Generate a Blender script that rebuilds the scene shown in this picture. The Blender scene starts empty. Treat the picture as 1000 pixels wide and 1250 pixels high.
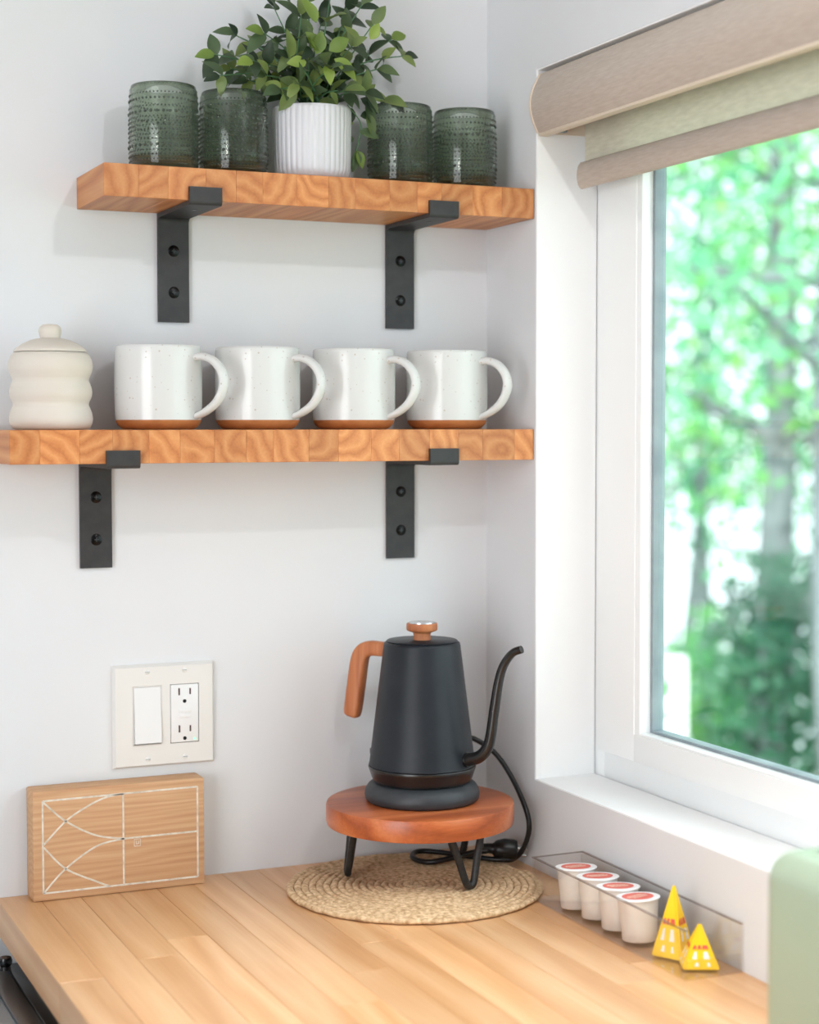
import bpy, bmesh, math, random
import numpy as np
from mathutils import Vector, Matrix
random.seed(7)
rng = np.random.default_rng(11)
PI = math.pi
SC = bpy.context.scene
COL = SC.collection

# ------------------------------------------------------------------ camera
YAW, PITCH, ROLL = 0.416497574, -0.0491023196, -0.00109941388
CAMP = Vector((-0.915945, -1.841595, 0.503509))
FPX = 2094.57
fwd = Vector((math.sin(YAW)*math.cos(PITCH), math.cos(YAW)*math.cos(PITCH), math.sin(PITCH)))
rt0 = Vector((math.cos(YAW), -math.sin(YAW), 0))
up0 = rt0.cross(fwd)
RT = rt0*math.cos(ROLL) + up0*math.sin(ROLL)
UPV = up0*math.cos(ROLL) - rt0*math.sin(ROLL)
cam_d = bpy.data.cameras.new('camera')
cam = bpy.data.objects.new('camera', cam_d)
COL.objects.link(cam)
cam.matrix_world = Matrix(((RT.x, UPV.x, -fwd.x, CAMP.x), (RT.y, UPV.y, -fwd.y, CAMP.y), (RT.z, UPV.z, -fwd.z, CAMP.z), (0, 0, 0, 1)))
cam_d.sensor_fit = 'HORIZONTAL'
cam_d.sensor_width = 24.0
cam_d.lens = FPX/1000*24.0
cam_d.clip_start = 0.02
cam_d.clip_end = 200
cam_d.dof.use_dof = True
cam_d.dof.focus_distance = 1.82
cam_d.dof.aperture_fstop = 2.8
SC.camera = cam

# ------------------------------------------------------------------ world, sun, lamps, exposure
w = bpy.data.worlds.new('sky'); SC.world = w; w.use_nodes = True
wn = w.node_tree; wn.nodes.clear()
wo = wn.nodes.new('ShaderNodeOutputWorld'); wb = wn.nodes.new('ShaderNodeBackground')
wb.inputs['Color'].default_value = (0.86, 0.95, 1.0, 1); wb.inputs['Strength'].default_value = 3.4
wn.links.new(wb.outputs[0], wo.inputs[0])

def light(name, kind, loc, energy, color, size=0.03, target=None, **kw):
    d = bpy.data.lights.new(name, kind); d.energy = energy; d.color = color
    if kind == 'AREA': d.size = size
    elif kind in ('POINT', 'SPOT'): d.shadow_soft_size = size
    for k, v in kw.items(): setattr(d, k, v)
    o = bpy.data.objects.new(name, d); COL.objects.link(o); o.location = loc
    if target is not None:
        o.rotation_euler = (Vector(target)-Vector(loc)).to_track_quat('-Z', 'Y').to_euler()
    return o
LAMP_A = (-0.258, -1.204, 1.190)
LAMP_C = (-2.15, -2.2, 1.02)
light('sun', 'SUN', (-6, -4, 9), 6.5, (1.0, 0.97, 0.9), target=(6, 6, 0)).data.angle = 0.02
light('ceiling_lamp_light', 'POINT', LAMP_A, 8.4, (0.985, 0.99, 1.0), 0.014)
light('wall_lamp_light', 'POINT', LAMP_C, 5, (1.0, 0.93, 0.86), 0.05)
light('counter_fill_spot', 'SPOT', (-0.40, -0.80, 1.235), 44, (1.0, 0.96, 0.92), 0.03, target=(-0.36, -0.66, 0), spot_size=math.radians(52), spot_blend=0.9)  # added spot that brightens the near part of the counter
light('left_fill_light', 'AREA', (-2.4, -1.75, 0.30), 52, (0.92, 0.962, 1.0), 1.7, target=(0, -0.55, 0.35))  # added soft fill from the left; that wall has no window
vs = SC.view_settings
vs.view_transform = 'Standard'; vs.look = 'None'; vs.gamma = 1.0; vs.use_curve_mapping = False
vs.exposure = 0.0
SC.display_settings.display_device = 'sRGB'

# ------------------------------------------------------------------ helpers
def lin(c):
    return tuple(((v/255)/12.92 if v/255 <= 0.04045 else ((v/255+0.055)/1.055)**2.4) for v in c)
def ray(px, py):
    return fwd + RT*((px-500)/FPX) - UPV*((py-625)/FPX)
def at(px, py, ax, v):
    d = ray(px, py); t = (v-CAMP[ax])/d[ax]; return CAMP + d*t

def mat(name, col, rough=0.5, metal=0.0, spec=0.5, coat=0.0, **kw):
    m = bpy.data.materials.new(name); m.use_nodes = True
    b = m.node_tree.nodes['Principled BSDF']
    b.inputs['Base Color'].default_value = (*lin(col), 1)
    b.inputs['Roughness'].default_value = rough
    b.inputs['Metallic'].default_value = metal
    b.inputs['Specular IOR Level'].default_value = spec
    b.inputs['Coat Weight'].default_value = coat
    for k, v in kw.items(): b.inputs[k.replace('_', ' ')].default_value = v
    return m
def noise_var(m, c1, c2, scale=20, stretch=(1, 1, 1), bump=0.0, bscale=None, detail=3, lo=0.3, hi=0.7, dist=0.001):
    nt = m.node_tree; N = nt.nodes; L = nt.links; b = N['Principled BSDF']
    tc = N.new('ShaderNodeTexCoord'); mp = N.new('ShaderNodeMapping'); mp.inputs['Scale'].default_value = stretch
    L.new(tc.outputs['Object'], mp.inputs[0])
    n = N.new('ShaderNodeTexNoise'); n.inputs['Scale'].default_value = scale; n.inputs['Detail'].default_value = detail
    L.new(mp.outputs[0], n.inputs['Vector'])
    r = N.new('ShaderNodeValToRGB'); r.color_ramp.elements[0].color = (*lin(c1), 1); r.color_ramp.elements[1].color = (*lin(c2), 1)
    r.color_ramp.elements[0].position = lo; r.color_ramp.elements[1].position = hi
    L.new(n.outputs['Fac'], r.inputs[0]); L.new(r.outputs[0], b.inputs['Base Color'])
    if bump:
        n2 = N.new('ShaderNodeTexNoise'); n2.inputs['Scale'].default_value = bscale or scale; n2.inputs['Detail'].default_value = 4
        L.new(mp.outputs[0], n2.inputs['Vector'])
        bp = N.new('ShaderNodeBump'); bp.inputs['Strength'].default_value = bump; bp.inputs['Distance'].default_value = dist
        L.new(n2.outputs['Fac'], bp.inputs['Height']); L.new(bp.outputs[0], b.inputs['Normal'])
    return m

def wood(name, light_c, mid_c, dark_c, rings=170, axis='Y', spread=0.06, var=0.22, rough=0.42, grain=0.5, contrast=0.6):
    """solid (3D) wood: growth rings about an axis, own offset for each stave"""
    m = bpy.data.materials.new(name); m.use_nodes = True
    nt = m.node_tree; N = nt.nodes; L = nt.links; b = N['Principled BSDF']
    tc = N.new('ShaderNodeTexCoord'); oi = N.new('ShaderNodeObjectInfo')
    wnz = N.new('ShaderNodeTexWhiteNoise'); wnz.noise_dimensions = '1D'; L.new(oi.outputs['Random'], wnz.inputs['W'])
    sub = N.new('ShaderNodeVectorMath'); sub.operation = 'SUBTRACT'; sub.inputs[1].default_value = (0.5, 0.5, 0.5)
    L.new(wnz.outputs['Color'], sub.inputs[0])
    scl = N.new('ShaderNodeVectorMath'); scl.operation = 'MULTIPLY'
    s = [spread]*3; s['XYZ'.index(axis)] = 1.5; scl.inputs[1].default_value = s
    L.new(sub.outputs[0], scl.inputs[0])
    add = N.new('ShaderNodeVectorMath'); add.operation = 'ADD'
    L.new(tc.outputs['Object'], add.inputs[0]); L.new(scl.outputs[0], add.inputs[1])
    sq = N.new('ShaderNodeVectorMath'); sq.operation = 'MULTIPLY'
    q = [1, 1, 1]; q['XYZ'.index(axis)] = 0.16; sq.inputs[1].default_value = q
    L.new(add.outputs[0], sq.inputs[0])
    n1 = N.new('ShaderNodeTexNoise'); n1.inputs['Scale'].default_value = 22; n1.inputs['Detail'].default_value = 2
    L.new(sq.outputs[0], n1.inputs['Vector'])
    c = N.new('ShaderNodeVectorMath'); c.operation = 'MULTIPLY'
    z = [1, 1, 1]; z['XYZ'.index(axis)] = 0.0; c.inputs[1].default_value = z
    L.new(add.outputs[0], c.inputs[0])
    ln = N.new('ShaderNodeVectorMath'); ln.operation = 'LENGTH'; L.new(c.outputs[0], ln.inputs[0])
    m1 = N.new('ShaderNodeMath'); m1.operation = 'MULTIPLY_ADD'; m1.inputs[1].default_value = 0.045
    L.new(n1.outputs['Fac'], m1.inputs[0]); L.new(ln.outputs['Value'], m1.inputs[2])
    m2 = N.new('ShaderNodeMath'); m2.operation = 'MULTIPLY'; m2.inputs[1].default_value = rings
    L.new(m1.outputs[0], m2.inputs[0])
    fr = N.new('ShaderNodeMath'); fr.operation = 'PINGPONG'; fr.inputs[1].default_value = 1.0
    L.new(m2.outputs[0], fr.inputs[0])
    # fine fibre
    st = N.new('ShaderNodeVectorMath'); st.operation = 'MULTIPLY'
    f = [420, 420, 420]; f['XYZ'.index(axis)] = 9; st.inputs[1].default_value = f
    L.new(add.outputs[0], st.inputs[0])
    n2 = N.new('ShaderNodeTexNoise'); n2.inputs['Scale'].default_value = 1; n2.inputs['Detail'].default_value = 3
    L.new(st.outputs[0], n2.inputs['Vector'])
    mx = N.new('ShaderNodeMath'); mx.operation = 'MULTIPLY_ADD'; mx.inputs[1].default_value = grain
    L.new(n2.outputs['Fac'], mx.inputs[0])
    m3 = N.new('ShaderNodeMath'); m3.operation = 'MULTIPLY'; m3.inputs[1].default_value = contrast
    L.new(fr.outputs[0], m3.inputs[0]); L.new(m3.outputs[0], mx.inputs[2])
    r = N.new('ShaderNodeValToRGB'); e = r.color_ramp.elements
    e[0].position = 0.12; e[0].color = (*lin(light_c), 1); e[1].position = 0.95; e[1].color = (*lin(dark_c), 1)
    k = e.new(0.5); k.color = (*lin(mid_c), 1)
    L.new(mx.outputs[0], r.inputs[0])
    hv = N.new('ShaderNodeHueSaturation')
    v1 = N.new('ShaderNodeMapRange'); v1.inputs[3].default_value = 1-var; v1.inputs[4].default_value = 1+var*0.6
    L.new(oi.outputs['Random'], v1.inputs[0]); L.new(v1.outputs[0], hv.inputs['Value'])
    L.new(r.outputs[0], hv.inputs['Color']); L.new(hv.outputs[0], b.inputs['Base Color'])
    b.inputs['Roughness'].default_value = rough
    bp = N.new('ShaderNodeBump'); bp.inputs['Strength'].default_value = 0.12; bp.inputs['Distance'].default_value = 0.0005
    L.new(n2.outputs['Fac'], bp.inputs['Height']); L.new(bp.outputs[0], b.inputs['Normal'])
    return m

def tag(o, label=None, cat=None, group=None, kind=None):
    if label: o['label'] = label
    if cat: o['category'] = cat
    if group: o['group'] = group
    if kind: o['kind'] = kind
    return o
WL = {}
def thing(name, label, cat, loc=(0, 0, 0), group=None, kind=None):
    o = bpy.data.objects.new(name, None); COL.objects.link(o); o.location = loc
    o.empty_display_size = 0.02
    WL[o.name] = Vector(loc)
    return tag(o, label, cat, group, kind)
def obj(name, bm, m, parent=None, smooth=True, loc=None, kind=None, label=None, angle=35):
    """bm is in world coordinates; loc = world place of the object's origin"""
    if parent is not None: pl = WL[parent.name]
    else: pl = Vector((0, 0, 0))
    L = Vector(loc) if loc is not None else pl.copy()
    bmesh.ops.recalc_face_normals(bm, faces=bm.faces)
    bm.transform(Matrix.Translation(-L))
    me = bpy.data.meshes.new(name); bm.to_mesh(me); bm.free()
    if m is not None:
        for q in (m if isinstance(m, (list, tuple)) else [m]): me.materials.append(q)
    if smooth:
        me.polygons.foreach_set('use_smooth', [True]*len(me.polygons))
        try: me.set_sharp_from_angle(angle=math.radians(angle))
        except Exception: pass
    o = bpy.data.objects.new(name, me); COL.objects.link(o)
    if parent is not None: o.parent = parent
    o.location = L-pl
    WL[o.name] = L
    return tag(o, label=label, kind=kind)
def link_copy(src, parent, wloc, rot=None):
    c = src.copy(); COL.objects.link(c); c.parent = parent
    c.location = Vector(wloc)-(WL[parent.name] if parent else Vector((0, 0, 0)))
    if rot is not None: c.rotation_euler = rot
    WL[c.name] = Vector(wloc)
    return c
def copy_tree(o, parent=None):
    c = o.copy(); COL.objects.link(c); c.parent = parent
    WL[c.name] = WL[o.name].copy()
    for ch in list(o.children): copy_tree(ch, c)
    return c

def box(bm, x0, x1, y0, y1, z0, z1, bev=0.0, seg=2):
    r = bmesh.ops.create_cube(bm, size=1.0)
    vs_ = r['verts']
    for v in vs_:
        v.co = Vector(((x0+x1)/2+v.co.x*(x1-x0), (y0+y1)/2+v.co.y*(y1-y0), (z0+z1)/2+v.co.z*(z1-z0)))
    if bev:
        es = list({e for v in vs_ for e in v.link_edges})
        bmesh.ops.bevel(bm, geom=es, offset=bev, segments=seg, affect='EDGES', profile=0.5)
    return bm
def nb(): return bmesh.new()
def bx(*a, **k): return box(nb(), *a, **k)
def lathe(bm, prof, c=(0, 0, 0), seg=48, rmod=None, M=None):
    rows = []
    for (r, z) in prof:
        row = []
        if r < 1e-6:
            p = Vector((0, 0, z)); 
            if M: p = M @ p
            row = [bm.verts.new(Vector(c)+p)]
        else:
            for i in range(seg):
                a = 2*PI*i/seg; rr = r*(rmod(i, z) if rmod else 1)
                p = Vector((rr*math.cos(a), rr*math.sin(a), z))
                if M: p = M @ p
                row.append(bm.verts.new(Vector(c)+p))
        rows.append(row)
    for a, b in zip(rows, rows[1:]):
        for i in range(seg):
            j = (i+1) % seg
            if len(a) == 1 and len(b) == 1: continue
            if len(a) == 1: bm.faces.new((a[0], b[i], b[j]))
            elif len(b) == 1: bm.faces.new((a[i], b[0], a[j]))
            else: bm.faces.new((a[i], b[i], b[j], a[j]))
    return bm
def smooth_path(pts, n=6):
    P = [Vector(p[:3]) for p in pts]; R = [p[3] if len(p) > 3 else None for p in pts]
    out = []
    for i in range(len(P)-1):
        p0 = P[max(i-1, 0)]; p1 = P[i]; p2 = P[i+1]; p3 = P[min(i+2, len(P)-1)]
        for k in range(n):
            t = k/n
            q = 0.5*((2*p1)+(p2-p0)*t+(2*p0-5*p1+4*p2-p3)*t*t+(3*p1-p0-3*p2+p3)*t**3)
            out.append((q, None if R[i] is None else R[i]*(1-t)+R[i+1]*t))
    out.append((P[-1], R[-1]))
    return out
def tube(bm, pts, r=None, seg=12, n=6, caps=True, up=(0, 0, 1), sec=None, smooth=True):
    path = smooth_path(pts, n) if smooth else [(Vector(p[:3]), p[3] if len(p) > 3 else None) for p in pts]
    T = []
    for i in range(len(path)):
        a = path[max(i-1, 0)][0]; b = path[min(i+1, len(path)-1)][0]; T.append((b-a).normalized())
    u = Vector(up); u = (u-T[0]*u.dot(T[0]))
    if u.length < 1e-4: u = T[0].orthogonal()
    u.normalize(); rows = []
    for (p, rr), t in zip(path, T):
        u = (u-t*u.dot(t)).normalized(); v = t.cross(u)
        q = rr if rr is not None else r
        row = []
        for k in range(seg):
            a = 2*PI*k/seg
            if sec: cu, cv = sec(a)
            else: cu, cv = math.cos(a), math.sin(a)
            row.append(bm.verts.new(p+u*(cu*q)+v*(cv*q)))
        rows.append(row)
    for a, b in zip(rows, rows[1:]):
        for k in range(seg):
            j = (k+1) % seg; bm.faces.new((a[k], a[j], b[j], b[k]))
    if caps:
        bm.faces.new(rows[0][::-1]); bm.faces.new(rows[-1])
    return bm
def cyl(bm, c, r, axis, half, seg=20, bev=0.0):
    """short cylinder centred at c along axis"""
    ax = Vector(axis).normalized(); R = ax.to_track_quat('Z', 'Y').to_matrix().to_4x4()
    pr = [(0, -half), (r-bev, -half), (r, -half+bev), (r, half-bev), (r-bev, half), (0, half)] if bev else [(0, -half), (r, -half), (r, half), (0, half)]
    return lathe(bm, pr, c, seg, M=R)
def extrude_poly(bm, poly, axis, a, b):
    """poly = list of 2D points in the plane normal to axis; y-axis extrude uses (x,z)"""
    def mk(p, t):
        return {'y': (p[0], t, p[1]), 'x': (t, p[0], p[1]), 'z': (p[0], p[1], t)}[axis]
    A = [bm.verts.new(mk(p, a)) for p in poly]; B = [bm.verts.new(mk(p, b)) for p in poly]
    n = len(poly)
    for i in range(n): bm.faces.new((A[i], A[(i+1) % n], B[(i+1) % n], B[i]))
    bm.faces.new(A[::-1]); bm.faces.new(B)
    return bm

# ------------------------------------------------------------------ materials
M_wall = noise_var(mat('wall_paint', (219, 220, 222), 0.75), (217, 218, 221), (221, 222, 223), 6, bump=0.06, bscale=260)
M_trim = noise_var(mat('white_trim_paint', (246, 247, 247), 0.4), (245, 246, 246), (248, 248, 248), 9)
M_vinyl = noise_var(mat('white_vinyl', (246, 248, 248), 0.35), (245, 247, 247), (248, 249, 249), 7)
M_seal = noise_var(mat('grey_glazing_seal', (138, 150, 156), 0.5), (128, 140, 146), (148, 160, 165), 30)
M_floor = noise_var(mat('floor_boards', (150, 120, 92), 0.5), (140, 110, 84), (165, 135, 104), 8, (1, 9, 1))
M_shelf = wood('shelf_end_grain_wood', (216, 152, 96), (200, 128, 72), (166, 92, 46), rings=120, spread=0.09, var=0.16, grain=0.38, contrast=0.52, rough=0.45)
M_counter = wood('counter_wood', (226, 184, 140), (212, 162, 114), (188, 132, 84), rings=60, spread=0.13, var=0.14, grain=0.42, contrast=0.42, rough=0.3)
M_disc = wood('riser_wood', (206, 126, 80), (184, 98, 54), (140, 66, 34), rings=60, axis='X', spread=0.02, var=0.0, grain=0.45, contrast=0.6, rough=0.3)
M_block = wood('block_wood', (214, 176, 138), (200, 156, 116), (178, 128, 90), rings=260, axis='X', spread=0.05, var=0.0, grain=0.75, contrast=0.25, rough=0.7)
M_ket_wood = wood('kettle_wood', (196, 128, 84), (182, 110, 68), (150, 84, 50), rings=120, axis='Z', spread=0.03, var=0.0, grain=0.5, contrast=0.4, rough=0.45)
M_groove = noise_var(mat('chalky_groove', (212, 204, 190), 0.9), (190, 178, 160), (226, 218, 204), 160, lo=0.25, hi=0.6)
M_black = noise_var(mat('black_powder_coat', (44, 44, 46), 0.5, spec=0.5), (40, 40, 42), (52, 51, 52), 90, bump=0.15, bscale=900, dist=0.0004)
M_screw = mat('black_screw', (14, 14, 15), 0.25, 0.6)
M_hole = mat('dark_recess', (10, 9, 9), 0.8)
M_kettle = noise_var(mat('matt_black_enamel', (29, 33, 38), 0.42, 0.0, spec=0.3), (26, 30, 36), (32, 36, 42), 40, bump=0.1, bscale=1200, dist=0.0002)
M_ketdark = noise_var(mat('glossy_black_plastic', (24, 23, 23), 0.25), (20, 19, 19), (30, 28, 28), 40)
M_base = noise_var(mat('charcoal_plastic', (46, 50, 54), 0.5), (42, 46, 50), (52, 56, 60), 60)
M_cord = mat('black_rubber', (18, 17, 17), 0.35)
M_iron = noise_var(mat('wrapped_black_iron', (26, 25, 25), 0.45), (16, 16, 16), (40, 38, 37), 220, bump=0.5, bscale=300, dist=0.0012)
M_steel = mat('brushed_steel', (205, 205, 205), 0.22, 1.0)
M_display = mat('pale_display', (196, 206, 214), 0.15)
M_glaze = mat('speckled_white_glaze', (220, 219, 216), 0.2, coat=0.1)
def speckle(m, base, dot, scale=170, thr=0.09):
    nt = m.node_tree; N = nt.nodes; L = nt.links; b = N['Principled BSDF']
    tc = N.new('ShaderNodeTexCoord'); v = N.new('ShaderNodeTexVoronoi'); v.inputs['Scale'].default_value = scale
    L.new(tc.outputs['Object'], v.inputs['Vector'])
    n = N.new('ShaderNodeTexNoise'); n.inputs['Scale'].default_value = 60; L.new(tc.outputs['Object'], n.inputs['Vector'])
    mu = N.new('ShaderNodeMath'); mu.operation = 'MULTIPLY_ADD'; mu.inputs[1].default_value = -0.45; mu.inputs[2].default_value = 0.3+thr
    L.new(n.outputs['Fac'], mu.inputs[0])
    lt = N.new('ShaderNodeMath'); lt.operation = 'LESS_THAN'; L.new(v.outputs['Distance'], lt.inputs[0]); L.new(mu.outputs[0], lt.inputs[1])
    mx = N.new('ShaderNodeMix'); mx.data_type = 'RGBA'; mx.inputs[6].default_value = (*lin(base), 1); mx.inputs[7].default_value = (*lin(dot), 1)
    L.new(lt.outputs[0], mx.inputs[0]); L.new(mx.outputs[2], b.inputs['Base Color'])
speckle(M_glaze, (214, 214, 212), (190, 182, 170), 150, 0.02)
M_terra = noise_var(mat('bare_clay', (176, 108, 58), 0.65), (168, 100, 50), (186, 118, 66), 80)
M_stone = noise_var(mat('beige_stoneware', (214, 206, 195), 0.62), (210, 201, 189), (218, 210, 200), 14, bump=0.05, bscale=500)
M_pot = noise_var(mat('white_ceramic', (216, 216, 221), 0.3), (214, 214, 219), (218, 218, 223), 20)
M_soil = noise_var(mat('dark_moss', (46, 52, 34), 0.9), (30, 34, 22), (60, 66, 42), 120, bump=0.8, bscale=200)
M_stem = mat('green_stem', (82, 122, 84), 0.5)
M_plate = mat('outlet_plastic', (226, 224, 220), 0.32)
M_rocker = mat('switch_plastic', (232, 232, 232), 0.25)
M_slot = mat('outlet_slot', (70, 40, 38), 0.7)
M_cas = noise_var(mat('oatmeal_blind_fabric', (190, 176, 163), 0.85), (184, 169, 156), (196, 183, 171), 60, (3, 1, 9), bump=0.3, bscale=900)
M_casrim = mat('cream_blind_trim', (226, 210, 190), 0.5)
M_mint = noise_var(mat('mint_enamel', (154, 170, 148), 0.35, coat=0.1), (152, 168, 146), (157, 173, 151), 6)
M_yel = mat('yellow_wrapper', (250, 206, 20), 0.35)
M_cupw = mat('white_pod_plastic', (232, 228, 222), 0.35)
M_foil = mat('white_foil', (240, 240, 240), 0.3)
M_red = mat('red_print', (214, 86, 70), 0.4)
M_cream = mat('cream_print', (238, 214, 190), 0.4)
M_silver = mat('silver_print', (236, 238, 232), 0.3)
M_range = mat('stainless_range', (186, 196, 204), 0.3, 0.8)
M_glassblk = mat('black_range_enamel', (12, 12, 13), 0.2)
M_bronze = mat('dark_bronze_strip', (78, 66, 58), 0.3, 0.5)
M_led = mat('green_led', (120, 255, 170), 0.3); M_led.node_tree.nodes['Principled BSDF'].inputs['Emission Color'].default_value = (0.2, 1, 0.45, 1); M_led.node_tree.nodes['Principled BSDF'].inputs['Emission Strength'].default_value = 1.5

def jute():
    m = bpy.data.materials.new('braided_jute'); m.use_nodes = True
    nt = m.node_tree; N = nt.nodes; L = nt.links; b = N['Principled BSDF']; b.inputs['Roughness'].default_value = 0.85
    tc = N.new('ShaderNodeTexCoord'); n = N.new('ShaderNodeTexNoise'); n.inputs['Scale'].default_value = 190; n.inputs['Detail'].default_value = 4
    L.new(tc.outputs['Object'], n.inputs['Vector'])
    r = N.new('ShaderNodeValToRGB'); e = r.color_ramp.elements
    e[0].position = 0.3; e[0].color = (*lin((172, 134, 94)), 1); e[1].position = 0.68; e[1].color = (*lin((232, 203, 164)), 1)
    L.new(n.outputs['Fac'], r.inputs[0]); L.new(r.outputs[0], b.inputs['Base Color'])
    bp = N.new('ShaderNodeBump'); bp.inputs['Strength'].default_value = 0.8; bp.inputs['Distance'].default_value = 0.001
    L.new(n.outputs['Fac'], bp.inputs['Height']); L.new(bp.outputs[0], b.inputs['Normal'])
    return m
M_jute = jute()

def clear_mat(name, tint, gl=0.6, rough=0.02, ior=1.45):
    m = bpy.data.materials.new(name); m.use_nodes = True
    nt = m.node_tree; N = nt.nodes; L = nt.links; N.clear()
    o = N.new('ShaderNodeOutputMaterial'); t = N.new('ShaderNodeBsdfTransparent'); t.inputs[0].default_value = (*tint, 1)
    g = N.new('ShaderNodeBsdfGlossy'); g.inputs['Roughness'].default_value = rough; g.inputs[0].default_value = (gl, gl, gl, 1)
    f = N.new('ShaderNodeFresnel'); ge = N.new('ShaderNodeNewGeometry'); mr = N.new('ShaderNodeMapRange')
    mr.inputs[3].default_value = ior; mr.inputs[4].default_value = 1/ior
    L.new(ge.outputs['Backfacing'], mr.inputs[0]); L.new(mr.outputs[0], f.inputs[0])
    mx = N.new('ShaderNodeMixShader'); L.new(f.outputs[0], mx.inputs[0]); L.new(t.outputs[0], mx.inputs[1]); L.new(g.outputs[0], mx.inputs[2])
    L.new(mx.outputs[0], o.inputs[0]); return m
M_pane = clear_mat('window_glass', (0.93, 0.97, 0.96), 0.8)
M_acry = clear_mat('clear_acrylic', (0.97, 0.96, 0.955), 1.0, 0.05, 1.5)
def tumbler_glass():
    m = bpy.data.materials.new('smoky_green_glass'); m.use_nodes = True
    nt = m.node_tree; N = nt.nodes; L = nt.links; N.clear()
    o = N.new('ShaderNodeOutputMaterial')
    tc = N.new('ShaderNodeTexCoord'); n = N.new('ShaderNodeTexNoise'); n.inputs['Scale'].default_value = 40
    L.new(tc.outputs['Object'], n.inputs['Vector'])
    r = N.new('ShaderNodeValToRGB'); r.color_ramp.elements[0].color = (0.63, 0.70, 0.61, 1); r.color_ramp.elements[1].color = (0.69, 0.75, 0.66, 1)
    L.new(n.outputs['Fac'], r.inputs[0])
    g = N.new('ShaderNodeBsdfPrincipled'); g.inputs['Transmission Weight'].default_value = 1.0; g.inputs['Roughness'].default_value = 0.04
    g.inputs['IOR'].default_value = 1.45
    L.new(r.outputs[0], g.inputs['Base Color'])
    t = N.new('ShaderNodeBsdfTransparent'); t.inputs[0].default_value = (0.63, 0.70, 0.61, 1)
    mx = N.new('ShaderNodeMixShader'); mx.inputs[0].default_value = 0.16
    L.new(g.outputs[0], mx.inputs[1]); L.new(t.outputs[0], mx.inputs[2]); L.new(mx.outputs[0], o.inputs[0])
    return m
M_tumb = tumbler_glass()
M_bead = mat('green_glass_beads', (92, 108, 94), 0.08, coat=0.5); M_bead.node_tree.nodes['Principled BSDF'].inputs['Transmission Weight'].default_value = 0.65
def leaf_mat(name, c1, c2, c3, trans=0.3, scale=35):
    m = bpy.data.materials.new(name); m.use_nodes = True
    nt = m.node_tree; N = nt.nodes; L = nt.links; b = N['Principled BSDF']
    oi = N.new('ShaderNodeObjectInfo'); r = N.new('ShaderNodeValToRGB'); e = r.color_ramp.elements
    e[0].color = (*lin(c1), 1); e[1].color = (*lin(c3), 1); k = e.new(0.6); k.color = (*lin(c2), 1)
    tc = N.new('ShaderNodeTexCoord'); n = N.new('ShaderNodeTexNoise'); n.inputs['Scale'].default_value = scale
    L.new(tc.outputs['Object'], n.inputs['Vector'])
    ma = N.new('ShaderNodeMath'); ma.operation = 'MULTIPLY_ADD'; ma.inputs[1].default_value = 0.5; ma.use_clamp = True
    ms = N.new('ShaderNodeMath'); ms.operation = 'MULTIPLY_ADD'; ms.inputs[1].default_value = 1.0; ms.inputs[2].default_value = -0.25
    L.new(oi.outputs['Random'], ms.inputs[0]); L.new(n.outputs['Fac'], ma.inputs[0]); L.new(ms.outputs[0], ma.inputs[2])
    L.new(ma.outputs[0], r.inputs[0]); L.new(r.outputs[0], b.inputs['Base Color']); b.inputs['Roughness'].default_value = 0.45
    o = N['Material Output']; t = N.new('ShaderNodeBsdfTranslucent'); L.new(r.outputs[0], t.inputs[0])
    mx = N.new('ShaderNodeMixShader'); mx.inputs[0].default_value = trans
    L.new(b.outputs[0], mx.inputs[1]); L.new(t.outputs[0], mx.inputs[2]); L.new(mx.outputs[0], o.inputs[0])
    return m
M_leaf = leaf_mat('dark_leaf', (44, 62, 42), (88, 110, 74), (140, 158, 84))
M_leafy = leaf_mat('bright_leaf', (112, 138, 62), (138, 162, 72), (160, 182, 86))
def tree_leaf(name, c1, c2, sc=1.3):
    m = bpy.data.materials.new(name); m.use_nodes = True
    nt = m.node_tree; N = nt.nodes; L = nt.links; b = N['Principled BSDF']
    tc = N.new('ShaderNodeTexCoord'); n = N.new('ShaderNodeTexNoise'); n.inputs['Scale'].default_value = sc; n.inputs['Detail'].default_value = 6
    L.new(tc.outputs['Object'], n.inputs['Vector'])
    r = N.new('ShaderNodeValToRGB'); e = r.color_ramp.elements; e[0].position = 0.38; e[1].position = 0.62
    e[0].color = (*lin(c1), 1); e[1].color = (*lin(c2), 1); L.new(n.outputs['Fac'], r.inputs[0])
    L.new(r.outputs[0], b.inputs['Base Color']); b.inputs['Roughness'].default_value = 0.5
    o = N['Material Output']; t = N.new('ShaderNodeBsdfTranslucent'); L.new(r.outputs[0], t.inputs[0])
    mx = N.new('ShaderNodeMixShader'); mx.inputs[0].default_value = 0.45
    L.new(b.outputs[0], mx.inputs[1]); L.new(t.outputs[0], mx.inputs[2]); L.new(mx.outputs[0], o.inputs[0])
    return m
M_tl1 = tree_leaf('teal_tree_leaves', (76, 148, 114), (138, 208, 158))
M_tl2 = tree_leaf('bright_tree_leaves', (84, 164, 98), (148, 210, 112))
M_tl3 = tree_leaf('dark_shrub_leaves', (58, 106, 86), (98, 150, 118))  # darkest of the leaf greens, for the shrubs
M_bark = noise_var(mat('grey_bark', (142, 150, 150), 0.9), (84, 92, 96), (126, 134, 138), 14, (1, 1, 0.2), bump=0.6, bscale=30, dist=0.02)
M_grass = noise_var(mat('forest_floor', (110, 150, 100), 0.95), (90, 132, 84), (134, 168, 112), 1.4, bump=0.5, bscale=9, dist=0.05)
M_white = mat('white_painted_timber', (246, 250, 248), 0.5)
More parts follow.
